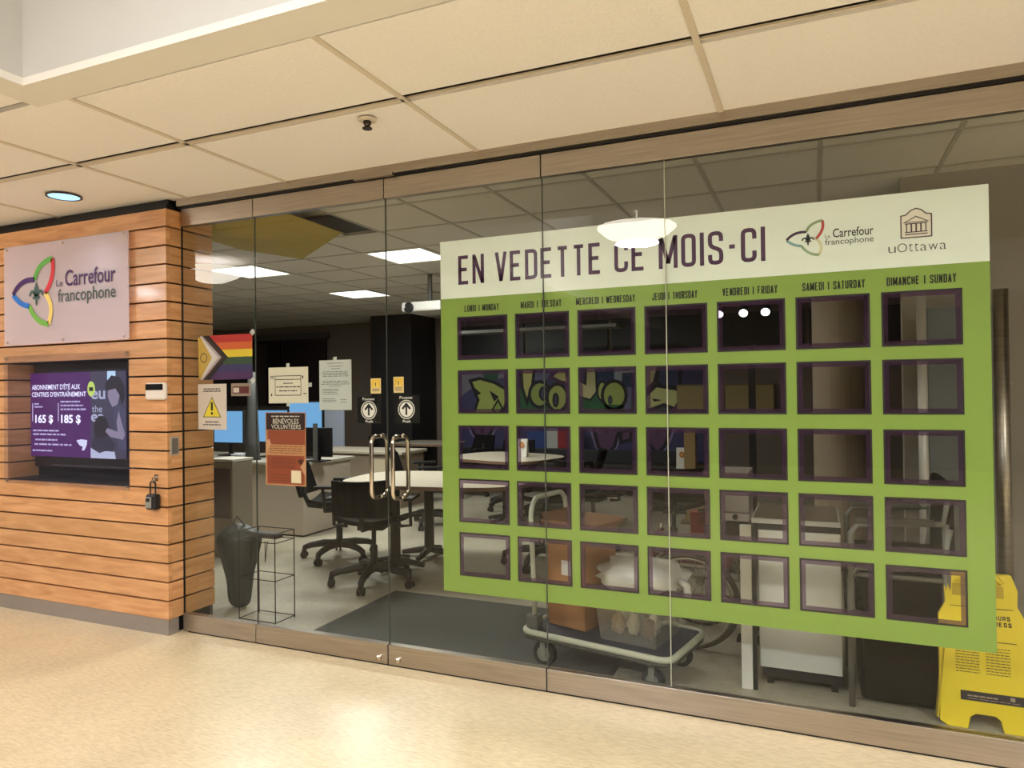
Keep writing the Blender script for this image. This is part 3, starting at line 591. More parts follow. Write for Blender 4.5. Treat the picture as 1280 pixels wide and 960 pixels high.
for k, (x, y, cz, rad) in enumerate([(-1.86, -4.76, 3.16, .45), (-5.06, -1.6, 2.5, .30), (2.9, -4.76, 3.16, .45)]):  # third lamp is added out of view to brighten the poster
    o = empty('pendant_lamp', (x, y, cz), ['large white saucer pendant lamp reflected over the poster title', 'small white saucer pendant lamp reflected beside the timber wall', 'added white saucer pendant lamp out of view, brightening the poster from the right'][k], 'lamp', None)
    pr = [(rad*.35, 0), (rad*.75, rad*.16), (rad, rad*.36), (rad, rad*.39), (rad*.7, rad*.33), (rad*.3, rad*.3)]
    b = MB(); b.lathe(pr, (x, y, cz), em(255, 245, 228, 18. if k == 1 else 22.), 36); b.build('bowl', o, smooth=True)
    b = MB(); b.tube([(x, y, cz+rad*.3), (x, y, 3.95 if k != 1 else CZ)], .012, M['paper']); b.build('stem', o)
    pl = bpy.data.lights.new('pendant_glow', 'AREA'); pl.shape = 'DISK'; pl.energy = 10 if k == 1 else 170; pl.color = WARM; pl.size = rad
    po_ = bpy.data.objects.new('pendant_glow', pl); po_.location = (x, y, cz+rad*.42); po_.rotation_euler = (PI, 0, 0); COL.objects.link(po_)
    if k != 1:
        l_ = area('pendant_downlight', (x, y, cz-.012), .5, .5, 120, WARM); l_.data.shape = 'DISK'
# ------------------------------------------------------------------ office shell
OZ = 2.69; YB = 7.0
oc = empty('ceiling', (0, 0, OZ), kind='structure')
b = MB(); b.box((-13, .06, OZ+.25), (7, 9, OZ+.28), cm(40, 36, 34)); b.build('ceiling_backing', oc)
g0x, g0y, G = -3.62, 1.87, .61
tro = {(round((x-g0x)/G-.5), round((y-g0y)/G-.5)) for x, y in TROF}
for i in range(-11, 8):
    for j in range(-3, 9):
        x0, y0 = g0x+i*G, g0y+j*G
        if (i, j) in tro: continue
        if (i, j) == (0, -2): tile(x0, x0+.3, y0, y0+G, M['otile'], oc, OZ); continue
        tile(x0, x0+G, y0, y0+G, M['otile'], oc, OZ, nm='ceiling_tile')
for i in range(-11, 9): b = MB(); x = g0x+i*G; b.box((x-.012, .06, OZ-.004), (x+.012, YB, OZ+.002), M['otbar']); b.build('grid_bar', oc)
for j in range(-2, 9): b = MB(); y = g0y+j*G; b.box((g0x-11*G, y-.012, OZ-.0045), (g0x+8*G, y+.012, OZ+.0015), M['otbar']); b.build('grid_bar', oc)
for k, (x, y) in enumerate(TROF):
    o = empty('troffer_light', (x, y, OZ), ['square lit ceiling troffer nearest the poster edge', 'square lit ceiling troffer farthest back in the office', 'square lit ceiling troffer seen beside the timber wall'][k], 'light', 'office troffers')
    b = MB()
    for q in ((-.3, -.3, .3, -.27), (-.3, .27, .3, .3), (-.3, -.27, -.27, .27), (.27, -.27, .3, .27)): b.box((x+q[0], y+q[1], OZ-.008), (x+q[2], y+q[3], OZ+.02), M['paper'])
    b.build('frame', o)
    for s_ in (-1, 1): b = MB(); b.box((x-.27, y+s_*.137-.131, OZ-.002), (x+.27, y+s_*.137+.131, OZ+.01), em(246, 255, 252, 3.2)); b.build('diffuser', o)
# soffit strip behind the header, side partition and back wall
b = MB(); b.box((-13, YB, 0), (7, YB+.1, 3), cm(120, 108, 98)); tag(b.build('wall_back'), kind='structure')
b = MB(); b.box((-13.1, .26, 0), (-13, YB, 3), cm(118, 106, 100)); tag(b.build('wall_left'), kind='structure')
b = MB(); b.box((.47, 1.42, 0), (4.5, 1.5, OZ), cm(150, 140, 126)); tag(b.build('wall_right'), kind='structure')
wb = empty('window_3', (-3, YB, 2), kind='structure')
for k in range(5):
    x0 = -5.5+k*1.35; b = MB(); b.box((x0+.03, YB-.04, 2.02), (x0+1.32, YB-.02, 2.52), cm(14, 16, 18, .4)); b.build('dark_pane', wb)
b = MB()
for z in (1.95, 2.0): b.box((-5.6, YB-.1, z), (1.3, YB-.02, z+.028), cm(120, 115, 116, .4))
b.box((-5.6, YB-.08, 2.52), (1.3, YB-.0, 2.69), cm(96, 82, 92)); b.build('window_rail', wb)
# dark glazing at the far left
p0, p1 = onY(300, 400, 6.9), onY(416, 500, 6.9)
w4 = empty('window_4', (p0.x, 6.9, 1.1), kind='structure')
for k in range(4):
    xa = -12+k*1.02; b = MB(); b.box((xa, 6.94, 1.25), (xa+.98, 6.98, 2.45), cm(26, 14, 24, .2)); b.build('dark_pane', w4)
b = MB(); b.box((-12.1, 6.9, 1.18), (-7.9, 6.99, 1.25), cm(80, 72, 68)); b.box((-12.1, 6.9, 2.45), (-7.9, 6.99, 2.55), cm(70, 64, 66)); b.build('frame', w4)
b = MB(); b.box((-6.5, 6.2, 0), (-5.75, 6.95, 2.69), cm(30, 26, 28)); tag(b.build('trim_4'), kind='structure')
# ------------------------------------------------------------------ mural
MY = 6.96
mu = empty('wall_mural', (-3.3, MY, .5), 'blue and green spray-painted lettering mural across the back wall', 'mural')
b = MB(); b.box((-5.45, MY, .42), (-1.35, MY+.03, 1.93), cm(62, 60, 100)); b.build('board', mu)
b = MB()
def mp(pts): return [(onY(u, v, MY).x, onY(u, v, MY).z) for u, v in pts]
def mpoly(pts, c, y=1, outline=None, t=.05):
    q = mp(pts); b.poly(q, MY-.002*y, cm(*c))
    if outline: b.ribbon(q, t, MY-.002*y-.001, cm(*outline), True)
def arcp(cx, cy, rx, ry, a0=0, a1=360, n=16): return [(cx+rx*math.cos(math.radians(a0+(a1-a0)*k/n)), cy+ry*math.sin(math.radians(a0+(a1-a0)*k/n))) for k in range(n)]
mpoly([(570, 455), (640, 455), (640, 470), (600, 478), (570, 500)], (120, 116, 130), 1)
mpoly([(600, 455), (625, 455), (622, 475), (606, 476)], (30, 80, 58), 2)
mpoly([(588, 476), (600, 473), (618, 478), (632, 486), (634, 500), (628, 518), (592, 518), (598, 500)], (176, 186, 96), 3, (12, 12, 16))
mpoly([(594, 485), (602, 492), (593, 495)], (14, 14, 18), 5); mpoly([(612, 488), (624, 496), (618, 502)], (14, 14, 18), 5); mpoly([(616, 512), (623, 500), (628, 510), (624, 520)], (150, 170, 80), 6, (12, 12, 16), .03)
mpoly([(640, 520), (645, 485), (720, 490), (800, 500), (860, 520)], (40, 96, 58), 1.5)
mpoly([(651, 452), (669, 452), (666, 480), (659, 503), (653, 485)], (196, 190, 116), 3, (12, 12, 16))
mpoly(arcp(675, 493, 13, 16), (152, 166, 84), 4, (12, 12, 16)); mpoly(arcp(697, 497, 13, 17), (170, 176, 92), 5, (12, 12, 16))
mpoly(arcp(680, 492, 5, 8), (66, 56, 84), 7, (12, 12, 16), .03); mpoly(arcp(695, 500, 3, 8), (66, 56, 84), 7, (12, 12, 16), .03)
mpoly([(689, 471), (698, 462), (708, 463), (712, 480), (700, 477)], (204, 196, 126), 6, (80, 36, 80))
mpoly([(672, 455), (690, 455), (686, 472), (676, 478), (668, 474)], (98, 100, 136), 2.5)
mpoly([(745, 455), (770, 455), (770, 482), (748, 484)], (30, 54, 96), 2); mpoly([(768, 455), (795, 455), (795, 466), (778, 466), (777, 480), (768, 480)], (160, 170, 184), 3)
mpoly([(778, 470), (796, 470), (796, 486), (778, 484)], (34, 50, 88), 2)
mpoly([(733, 455), (745, 457), (746, 490), (738, 500), (722, 495), (722, 474), (732, 480)], (206, 200, 146), 3, (20, 16, 24), .03)
mpoly(arcp(768, 494, 15, 18), (166, 180, 88), 5, (12, 12, 16)); mpoly(arcp(753, 489, 6, 12), (184, 190, 106), 4, (12, 12, 16), .03); mpoly(arcp(763, 500, 3, 6), (70, 70, 80), 7)
mpoly([(735, 505), (780, 506), (776, 520), (735, 520)], (40, 104, 56), 5.5); mpoly([(782, 484), (790, 484), (788, 518), (780, 512)], (104, 100, 134), 4)
mpoly([(806, 455), (824, 455), (818, 478), (806, 490)], (188, 178, 134), 2, (70, 36, 64)); mpoly([(824, 458), (850, 458), (850, 484), (828, 483), (820, 476)], (52, 58, 100), 3, (20, 20, 26))
mpoly([(806, 496), (820, 482), (846, 486), (858, 500), (846, 512), (830, 506), (808, 514)], (206, 206, 138), 4, (20, 16, 24)); mpoly([(838, 516), (848, 500), (856, 510), (850, 520)], (90, 40, 84), 5); mpoly([(815, 498), (828, 500), (818, 502)], (14, 14, 18), 6)
# lower row of purple letters with pale outlines
for c0 in ((603, 552), (758, 568), (822, 566)):
    cx, bt = c0
    mpoly([(cx-20, 518), (cx-8, 518), (cx, 538), (cx+8, 518), (cx+22, 518), (cx+10, bt-10), (cx, bt+2), (cx-10, bt-10)], (96, 62, 96), 3, (20, 10, 24), .05)
    b.ribbon(mp([(cx-26, 518), (cx-13, bt-10), (cx, bt+8), (cx+13, bt-10), (cx+28, 518)]), .035, MY-.004, cm(134, 118, 160))
mpoly([(717, 520), (736, 520), (724, 552), (712, 566)], (104, 70, 104), 3, (20, 10, 24)); mpoly([(776, 540), (790, 536), (788, 550), (776, 553)], (96, 62, 96), 3, (20, 10, 24)); mpoly([(635, 540), (650, 532), (648, 548)], (96, 62, 96), 3, (20, 10, 24))
b.build('painted_letters', mu)
# flag pinned to mural
f0, f1 = onY(659, 533, 6.6), onY(708, 562, 6.6)
fg = empty('tricolour_flag', ((f0.x+f1.x)/2, 6.6, f1.z), 'blue white and red flag draped along the back bench', 'flag')
for k, c in enumerate([(36, 62, 120), (176, 176, 170), (140, 30, 36)]):
    xa = f0.x+[0, .44, .68][k]*(f1.x-f0.x)*1.15; xb = f0.x+[.44, .68, 1][k]*(f1.x-f0.x)*1.15
    b = MB(); b.box((xa, 6.6, f1.z-(.06 if k == 2 else 0)), (xb, 6.62, f0.z+.05), cm(*c)); b.build('band', fg)
bn = empty('bench', (-3.3, 6.5, 0), 'long dark upholstered bench along the mural wall', 'bench')
b = MB(); b.box((-5.2, 6.2, .12), (-1.5, 6.55, .45), cm(24, 24, 28)); b.build('seat', bn, bevel=.02)
b = MB(); b.box((-5.2, 6.55, .12), (-1.5, 6.6, .62), cm(26, 28, 34)); b.build('backrest', bn, bevel=.02)
for x in (-5.1, -3.4, -1.6): b = MB(); b.box((x, 6.25, 0), (x+.05, 6.5, .12), M['black']); b.build('leg', bn)
# ------------------------------------------------------------------ reception desk and its things
DS = cm(190, 176, 160, .6)
dk = empty('reception_desk', (-5.8, 2.8, 0), 'long beige reception desk facing the glass entrance', 'desk')
b = MB(); b.box((-7.6, 2.55, .02), (-6.2, 2.6, .73), DS); b.build('front_panel', dk); b = MB(); b.box((-6.195, 2.55, .02), (-4.83, 2.6, .73), DS); b.build('front_panel', dk)
b = MB(); b.box((-4.88, 2.6, .02), (-4.83, 3.35, .73), DS); b.build('side_panel', dk)
b = MB(); b.box((-7.6, 2.52, .73), (-4.80, 3.4, .76), cm(186, 178, 164, .4)); b.build('desktop', dk, bevel=.004)
b = MB(); b.box((-7.55, 2.57, 0), (-4.85, 3.3, .02), M['black']); b.build('plinth', dk)
ct = empty('side_counter', (-5.4, 4.6, 0), 'long pale-topped beige counter behind the reception desk', 'counter')
b = MB(); b.box((-6.3, 4.42, .0), (-4.85, 5.0, .68), cm(150, 134, 116)); b.build('body', ct)
b = MB(); b.box((-6.35, 4.38, .68), (-4.8, 5.02, .715), cm(196, 184, 166, .4)); b.build('worktop', ct, bevel=.004)
b = MB(); b.box((-5.25, 4.40, .10), (-4.9, 4.42, .62), cm(214, 200, 170)); b.build('drawer_front', ct)
def monitor(name, u0, v0, u1, v1, Y, label, scr, lit=True, group=None):
    a, c = onY(u0, v1, Y), onY(u1, v0, Y); x0, x1 = a.x, c.x; z0, z1 = onY((u0+u1)/2, v1, Y).z, onY((u0+u1)/2, v0, Y).z
    o = empty(name, ((x0+x1)/2, Y, .76), label, 'monitor', group)
    b = MB(); b.box((x0-.012, Y+.002, z0-.015), (x1+.012, Y+.035, z1+.012), M['black']); b.build('housing', o, bevel=.004)
    b = MB(); b.rect(x0, z0, x1, z1, Y, scr); b.build('screen', o)
    b = MB(); cx = (x0+x1)/2; b.box((cx-.03, Y+.036, .77), (cx+.03, Y+.06, (z0+z1)/2), M['black']); b.build('stand', o)
    b = MB(); b.box((cx-.11, Y-.06, .76), (cx+.11, Y+.12, .772), M['black']); b.build('foot', o)
    return o
BL = em(120, 180, 235, 1.0)
monitor('computer_monitor', 268, 514, 303, 553, 3.0, 'lit pale blue monitor at the left end of the desk', BL)
monitor('computer_monitor', 316, 513, 359, 552, 3.0, 'lit pale blue monitor behind the volunteer poster', BL)
monitor('computer_monitor', 362, 503, 402, 550, 3.0, 'lit pale blue monitor right of the volunteer poster', BL)
mm_ = monitor('computer_monitor', 376, 536, 412, 569, 2.72, 'black monitor turned away with grey stand on the desk corner', cm(22, 22, 24, .3))
p = onY(394, 575, 2.66)
b = MB(); b.box((p.x-.022, 2.655, .772), (p.x+.022, 2.675, 1.16), cm(110, 110, 108, .4, metal=.4)); b.build('rear_post', mm_)
p = onY(311, 577, 2.62)
ps = empty('desk_column', (p.x, 2.66, .76), 'tapered grey column standing on the reception desk between two monitors', 'column')
b = MB(); b.lathe([(.075, 0), (.07, .2), (.052, .62), (.045, .95)], (p.x, 2.68, .76), cm(74, 74, 72), 16); b.build('shaft', ps, smooth=True)
b = MB(); b.lathe([(.085, 0), (.085, .012)], (p.x, 2.68, .76), cm(60, 60, 60), 16); b.build('collar', ps)
p = onY(297, 575, 2.6)
pc = empty('paper_box', (p.x, 2.65, .76), 'small white box lying on the reception desk edge', 'box')
b = MB(); b.box((p.x-.07, 2.58, .76), (p.x+.07, 2.7, .82), cm(200, 200, 214)); b.build('body', pc, bevel=.003); b = MB(); b.box((p.x-.074, 2.576, .812), (p.x+.074, 2.704, .826), cm(212, 212, 222)); b.build('lid', pc)
bn2 = empty('waste_bin', (-4.98, 1.62, 0), 'tall beige bin with dark front beside the timber wall', 'bin')
p = onY(277, 620, 1.6); bx = p.x
bn2.location = (bx, 1.7, 0)
b = MB(); b.box((bx-.15, 1.6, 0), (bx+.13, 1.85, .86), cm(132, 120, 104)); b.build('body', bn2, bevel=.01); b = MB(); b.box((bx-.13, 1.592, .35), (bx+.10, 1.6, .8), cm(86, 70, 70)); b.build('front_panel', bn2)
b = MB(); b.box((bx-.155, 1.595, .86), (bx+.135, 1.855, .885), cm(190, 184, 170)); b.build('lid', bn2, bevel=.004)
a, c = onY(404, 563, 5.3), onY(429, 513, 5.3)
dv = empty('divider_panel', ((a.x+c.x)/2, 5.3, 0), 'pale blue grey divider panel standing behind the side counter', 'panel')
b = MB(); b.box((a.x, 5.3, .05), (c.x, 5.33, c.z), cm(176, 184, 204)); b.build('panel', dv); b = MB(); b.box((a.x-.02, 5.25, 0), (c.x+.02, 5.38, .05), cm(90, 90, 94)); b.build('foot', dv)
# ------------------------------------------------------------------ office chairs
BK = cm(14, 13, 14, .85, spec=.2); BK2 = cm(28, 27, 27, .6, spec=.4)
def curved_pad(w_, h_, t_, curve, z0, n=8, top_in=.0, axis='back'):
    b = MB(); vs = []; fs = []
    for i in range(n+1):
        a = -1+2*i/n
        for j in range(5):
            h = j/4; ww = w_/2*(1-top_in*h); x = a*ww; y = -curve*a*a+.05*h
            for s in (0, 1): vs.append((x, y+s*t_, z0+h*h_))
    def id_(i, j, s): return (i*5+j)*2+s
    for i in range(n):
        for j in range(4):
            fs += [(id_(i, j, 0), id_(i+1, j, 0), id_(i+1, j+1, 0), id_(i, j+1, 0)), (id_(i, j, 1), id_(i, j+1, 1), id_(i+1, j+1, 1), id_(i+1, j, 1))]
        fs += [(id_(i, 0, 0), id_(i, 0, 1), id_(i+1, 0, 1), id_(i+1, 0, 0)), (id_(i, 4, 0), id_(i+1, 4, 0), id_(i+1, 4, 1), id_(i, 4, 1))]
    for j in range(4):
        fs += [(id_(0, j, 0), id_(0, j+1, 0), id_(0, j+1, 1), id_(0, j, 1)), (id_(n, j, 0), id_(n, j, 1), id_(n, j+1, 1), id_(n, j+1, 0))]
    b.add(vs, fs, BK); return b
def office_chair():
    o = empty('office_chair', (0, 0, 0))
    b = MB(); n = 12; vs = []; fs = []
    nn_ = 10; vs = []
    for i in range(nn_+1):
        for j in range(nn_+1):
            a = -1+2*i/nn_; c = -1+2*j/nn_; x = a*.27*(1-.12*c*c); y = c*.25*(1-.10*a*a)
            z = .47+.045*a*a+(.03*max(0, c)**2)-.03*max(0, -c)**3
            vs += [(x, y, z+.022), (x, y, z-.012)]
    def id2(i, j, k): return (i*(nn_+1)+j)*2+k
    for i in range(nn_):
        for j in range(nn_): fs += [(id2(i, j, 0), id2(i+1, j, 0), id2(i+1, j+1, 0), id2(i, j+1, 0)), (id2(i, j, 1), id2(i, j+1, 1), id2(i+1, j+1, 1), id2(i+1, j, 1))]
        fs += [(id2(i, 0, 0), id2(i, 0, 1), id2(i+1, 0, 1), id2(i+1, 0, 0)), (id2(i, nn_, 0), id2(i+1, nn_, 0), id2(i+1, nn_, 1), id2(i, nn_, 1)), (id2(0, i, 0), id2(0, i+1, 0), id2(0, i+1, 1), id2(0, i, 1)), (id2(nn_, i, 0), id2(nn_, i, 1), id2(nn_, i+1, 1), id2(nn_, i+1, 0))]
    b.add(vs, fs, BK); b.build('seat', o, local=True, smooth=False, bevel=.004)
    bk = curved_pad(.46, .28, .035, .06, .57, top_in=.1); k = bk.build('backrest', o, local=True, smooth=False, bevel=.01); k.location = (0, .24, 0); k.rotation_euler = (-.12, 0, 0)
    b = MB(); b.tube([(0, .15, .46), (0, .27, .47), (0, .31, .56), (0, .325, .72)], .022, BK2, 8); b.build('back_bar', o, local=True, smooth=True)
    for s in (-1, 1):
        b = MB(); b.tube([(s*.2, .02, .45), (s*.30, .04, .46), (s*.30, .06, .66)], .014, BK2, 8); b.box((s*.3-.035, -.13, .655), (s*.3+.035, .13, .68), BK2); b.build('armrest', o, local=True, bevel=.006)
    b = MB(); b.lathe([(.028, .1), (.028, .30), (.018, .30), (.018, .44)], (0, 0, 0), BK2, 14); b.box((-.1, -.1, .43), (.1, .1, .458), BK2); b.build('gas_lift', o, local=True)
    for k in range(5):
        a = 2*PI*k/5+.3; d = Vector((math.cos(a), math.sin(a), 0))
        b = MB(); b.tube([d*.02+Vector((0, 0, .13)), d*.14+Vector((0, 0, .135)), d*.26+Vector((0, 0, .115)), d*.315+Vector((0, 0, .095)), d*.325+Vector((0, 0, .05))], [.036, .032, .027, .025, .02], BK2, 8); lg = b.build('leg', o, local=True, smooth=True)
        b = MB(); nn = Vector((-d.y, d.x, 0)); c = d*.32+Vector((0, 0, .03))
        b.tube([c-nn*.026, c-nn*.008], .03, M['black'], 12); b.tube([c+nn*.008, c+nn*.026], .03, M['black'], 12); b.tube([c+Vector((0, 0, .0)), c+Vector((0, 0, .06))], .009, BK2, 6); b.build('caster', lg, local=True)
    return o
proto = office_chair()
CH_ = [(-3.93, 1.95, 1.95, 'black swivel chair at the left end of the near meeting table'),
       (-3.14, 1.33, 3.45, 'black swivel chair nearest the entrance, its back towards the glass'),
       (-2.15, 2.35, -1.9, 'black swivel chair at the right end of the near meeting table'),
       (-3.95, 3.55, 2.2, 'black swivel chair at the near left side of the card table'),
       (-2.45, 3.95, -1.3, 'black swivel chair at the right end of the card table'),
       (-3.5, 4.85, 0.1, 'black swivel chair on the far side of the card table'),
       (-1.95, 3.2, 2.9, 'black swivel chair seen through the middle poster pockets'),
       (-1.12, 2.8, -2.9, 'black swivel chair left of the red cabinet'),
       (-5.6, 5.55, 2.4, 'black swivel chair left of the small far table'),
       (-4.55, 5.7, -.4, 'black swivel chair right of the small far table')]
for k, (x, y, rz, lab) in enumerate(CH_):
    o = proto if k == 0 else copy_tree(proto)
    o.location = (x, y, 0); o.rotation_euler = (0, 0, rz); tag(o, lab, 'chair', 'office swivel chairs')
# tables
def table(x, y, a, bb, rz, label, legs, top):
    o = empty('meeting_table', (x, y, 0), label, 'table', None, None, rz)
    b = MB(); pts = [(a*math.copysign(abs(math.cos(t))**.6, math.cos(t)), bb*math.copysign(abs(math.sin(t))**.6, math.sin(t))) for t in [2*PI*k/40 for k in range(40)]]
    n = 40; b.add([(p[0], p[1], .71) for p in pts]+[(p[0], p[1], .74) for p in pts], [tuple(range(n))[::-1], tuple(range(n, 2*n))], top)
    b.add([(p[0], p[1], .71) for p in pts]+[(p[0], p[1], .74) for p in pts], [(i, (i+1) % n, (i+1) % n+n, i+n) for i in range(n)], cm(120, 92, 70)); b.build('tabletop', o, local=True)
    for lx, ly in legs:
        b = MB(); b.lathe([(.045, .05), (.042, .66), (.16, .705)], (lx, ly, 0), M['black'], 14); b.build('pedestal', o, local=True)
        b = MB(); b.tube([(lx, ly-.26, .03), (lx, ly, .075), (lx, ly+.26, .03)], [.02, .034, .02], M['black'], 8)
        b.tube([(lx-.26, ly, .03), (lx, ly, .075), (lx+.26, ly, .03)], [.02, .034, .02], M['black'], 8); b.build('foot', o, local=True, smooth=True)
    return o
TT = cm(216, 204, 184, .3)
table(-2.92, 2.0, .80, .52, .12, 'pale-topped meeting table on black pedestals nearest the doors', ((-.37, -.12), (-.24, .30)), TT)
table(-3.2, 4.0, .62, .5, -.3, 'pale-topped table with a standing card behind the poster', ((0, 0),), TT)
table(-5.2, 5.75, .5, .42, 0, 'small pale round table far back near the dark pillar', ((0, 0),), cm(170, 162, 146, .3))
def card(u, v, h, Y, z0, lab):
    p = onY(u, v, Y); o = empty('table_card', (p.x, Y, z0), lab, 'card')
    b = MB(); b.box((p.x-.06, Y, z0), (p.x+.06, Y+.004, z0+h), cm(232, 228, 218), Matrix.Rotation(-.1, 3, 'X')); b.box((p.x-.06, Y+.05, z0), (p.x+.06, Y+.054, z0+h), cm(220, 216, 206), Matrix.Rotation(.1, 3, 'X')); b.build('folded_sheet', o)
    b = MB(); b.disc(p.x+.005, z0+h*.68, .03, Y-.012, cm(196, 120, 60), 14, .035); b.disc(p.x+.005, z0+h*.68, .018, Y-.013, cm(216, 160, 90), 12); b.build('emblem', o)
card(652, 565, .2, 3.95, .7415, 'white folded card with orange emblem on the card table')
# ------------------------------------------------------------------ office middle distance
# low shelf with second card, red cabinet, kitchen counter, cupboards
sf = empty('low_shelf', (-1.5, 5.0, 0), 'low black shelf unit holding a white card', 'shelf')
b = MB(); b.box((-1.95, 4.95, .52), (-1.22, 5.3, .55), cm(60, 62, 60)); b.build('top', sf)
for x in (-1.95, -1.25): b = MB(); b.box((x, 4.95, 0), (x+.03, 5.3, .52), M['black']); b.build('side_panel', sf)
b = MB(); b.box((-1.92, 5.27, .0), (-1.25, 5.29, .52), M['black']); b.build('back_panel', sf)
card(852, 575, .24, 5.02, .552, 'white folded card with orange emblem on the low shelf')
wp = empty('timber_post', (-1.15, 4.6, 0), 'slim light timber post standing behind the low shelf', 'post')
b = MB(); x = onY(862, 560, 4.6).x; wp.location.x = x; b.box((x-.06, 4.6, .0), (x+.06, 4.7, 1.22), cm(150, 124, 78)); b.build('post', wp); b = MB(); b.box((x-.1, 4.55, 0), (x+.1, 4.75, .03), cm(110, 90, 60)); b.build('foot', wp)
rc = empty('red_cabinet', (-.98, 3.5, 0), 'red open cabinet with dark compartment seen through poster pockets', 'cabinet')
xa, xb = onY(863, 650, 3.3).x, onY(935, 650, 3.3).x
z1 = onY(880, 641, 3.3).z
b = MB(); b.box((xa, 3.3, 0), (xa+.12, 3.7, z1), cm(150, 34, 28)); b.build('side_panel', rc); b = MB(); b.box((xa+.09, 3.3, z1-.1), (xb+.1, 3.7, z1), cm(150, 34, 28)); b.build('top', rc)
b = MB(); b.box((xa+.09, 3.66, 0), (xb+.1, 3.7, z1-.1), M['black']); b.build('back_panel', rc); b = MB(); b.box((xb+.04, 3.3, 0), (xb+.1, 3.66, z1-.1), cm(140, 32, 26)); b.build('side_panel', rc)
rl = empty('paper_roll', (xa+.3, 3.45, z1), 'tall white roll standing on the red cabinet', 'roll')
b = MB(); b.lathe([(.09, 0), (.09, .3)], (xa+.3, 3.45, z1), cm(196, 194, 190), 20); b.build('roll', rl, smooth=False); b = MB(); b.lathe([(.03, .3), (.03, .302)], (xa+.3, 3.45, z1), cm(120, 100, 80), 12); b.build('core', rl)
ctb = empty('cardboard_carton', (xa+.12, 3.5, z1), 'tall brown carton standing beside the white roll', 'box')
b = MB(); b.box((xa+.02, 3.42, z1), (xa+.19, 3.6, z1+.34), cm(150, 122, 86)); b.build('body', ctb); b = MB(); b.box((xa+.02, 3.415, z1+.3), (xa+.19, 3.42, z1+.34), cm(130, 104, 72)); b.build('flap', ctb)
kc = empty('drawer_unit', (-.66, 2.6, 0), 'pale metal drawer unit with round knob above black fridge', 'drawers')
xa, xb = onY(902, 620, 2.6).x, onY(936, 620, 2.6).x; za = onY(915, 590, 2.6).z; zb = onY(915, 640, 2.6).z; zc = onY(915, 651, 2.6).z
b = MB(); b.box((xa-.03, 2.6, zb), (xb, 3.0, za), cm(186, 176, 164)); b.build('upper_body', kc); b = MB(); b.box((xa-.03, 2.598, zc), (xb, 3.0, zb-.01), cm(200, 188, 180)); b.build('drawer_front', kc)
b = MB(); b.lathe([(.02, 0), (.022, .02), (.012, .03)], ((xa+xb)/2, 2.597, (zb+zc)/2), M['black'], 12, 'y'); b.build('knob', kc)
b = MB(); b.box((xa-.03, 2.6, .02), (xb, 3.0, zc-.01), cm(12, 12, 12, .25)); b.build('fridge_door', kc); b = MB(); b.box((xa, 2.63, 0), (xb-.02, 2.97, .02), M['black']); b.build('plinth', kc)
up_ = empty('wall_cupboard', (-.95, 6.8, 1.0), 'row of tan wooden wall cupboards right of the mural', 'cupboard')
xs = [onY(u, 500, 6.8).x for u in (846, 884, 906, 938, 968)]
z0, z1 = onY(900, 512, 6.8).z, onY(900, 482, 6.8).z
for k in range(4): b = MB(); b.box((xs[k]+.01, 6.78, z0), (xs[k+1]-.01, 6.8, z1), cm(156, 136, 88)); b.build('door', up_)
b = MB(); b.box((xs[0], 6.8, z0-.02), (xs[4], 6.98, z1+.02), cm(120, 104, 70)); b.build('body', up_)
pst = empty('dark_post', (-.55, 3.4, 0), 'slim black post rising behind the Friday pockets', 'post')
x = onY(941, 560, 3.14).x; pst.location = (x, 3.14, 0)
b = MB(); b.box((x-.028, 3.12, 0), (x+.028, 3.17, 1.85), cm(24, 14, 18)); b.build('shaft', pst); b = MB(); b.box((x-.06, 3.07, 0), (x+.06, 3.22, .02), cm(24, 14, 18)); b.build('foot', pst)
# track lights
tl = empty('track_light', (-.62, 4.0, 2.1), 'black ceiling track with three lit spotlights', 'light')
b = MB(); xs3 = [onY(u, 400, 4.0).x for u in (901, 931, 958)]; zt = onY(930, 393, 4.0).z+.12
b.box((xs3[0]-.3, 3.97, zt), (xs3[2]+.15, 4.03, zt+.04), cm(20, 20, 20)); b.build('track', tl)
b = MB(); [b.tube([(x, 4, zt+.04), (x, 4, OZ)], .008, M['black']) for x in (xs3[0], xs3[2])]; b.build('hanger', tl)
for x in xs3:
    b = MB(); b.tube([(x, 3.86, zt-.12), (x, 4.0, zt-.05)], [.045, .035], M['black'], 14); b.tube([(x, 4, zt-.05), (x, 4, zt)], .01, M['black']); hd_ = b.build('spotlight', tl)
    b = MB(); b.tube([(x, 3.855, zt-.123), (x, 3.858, zt-.121)], .04, em(250, 252, 255, 5), 14); b.build('lens', hd_)
# round column
colm = empty('round_column', (.13, 3.2, 0), 'thick round beige column behind the Saturday pockets', 'column')
b = MB(); xc = (onY(1016, 500, 3.).x+.2); colm.location = (xc, 3.2, 0); b.lathe([(.2, .0), (.2, OZ)], (xc, 3.2, 0), cm(176, 158, 136), 36); b.build('shaft', colm, smooth=False)
b = MB(); b.lathe([(.215, .0), (.215, .1)], (xc, 3.2, 0), cm(60, 54, 50), 36); b.build('base_ring', colm)
# projector
pj_ = empty('projector', (-3.7, 3, 2.3), 'ceiling projector with pale body hanging left of the poster', 'projector')
a, c = onY(508, 394, 3.0), onY(556, 376, 3.0)
b = MB(); b.box((a.x, 2.9, a.z+.02), (c.x, 3.3, c.z), cm(170, 168, 162, .4)); b.build('body', pj_, bevel=.02)
b = MB(); b.tube([((a.x+c.x)/2, 3.1, c.z), ((a.x+c.x)/2, 3.1, OZ)], .025, cm(60, 58, 56)); b.build('mount_pole', pj_)
b = MB(); b.lathe([(.05, 0), (.055, .02), (.04, .025)], (a.x+.1, 2.9, (a.z+c.z)/2), cm(30, 30, 30, .2), 18, 'y'); b.build('lens', pj_)
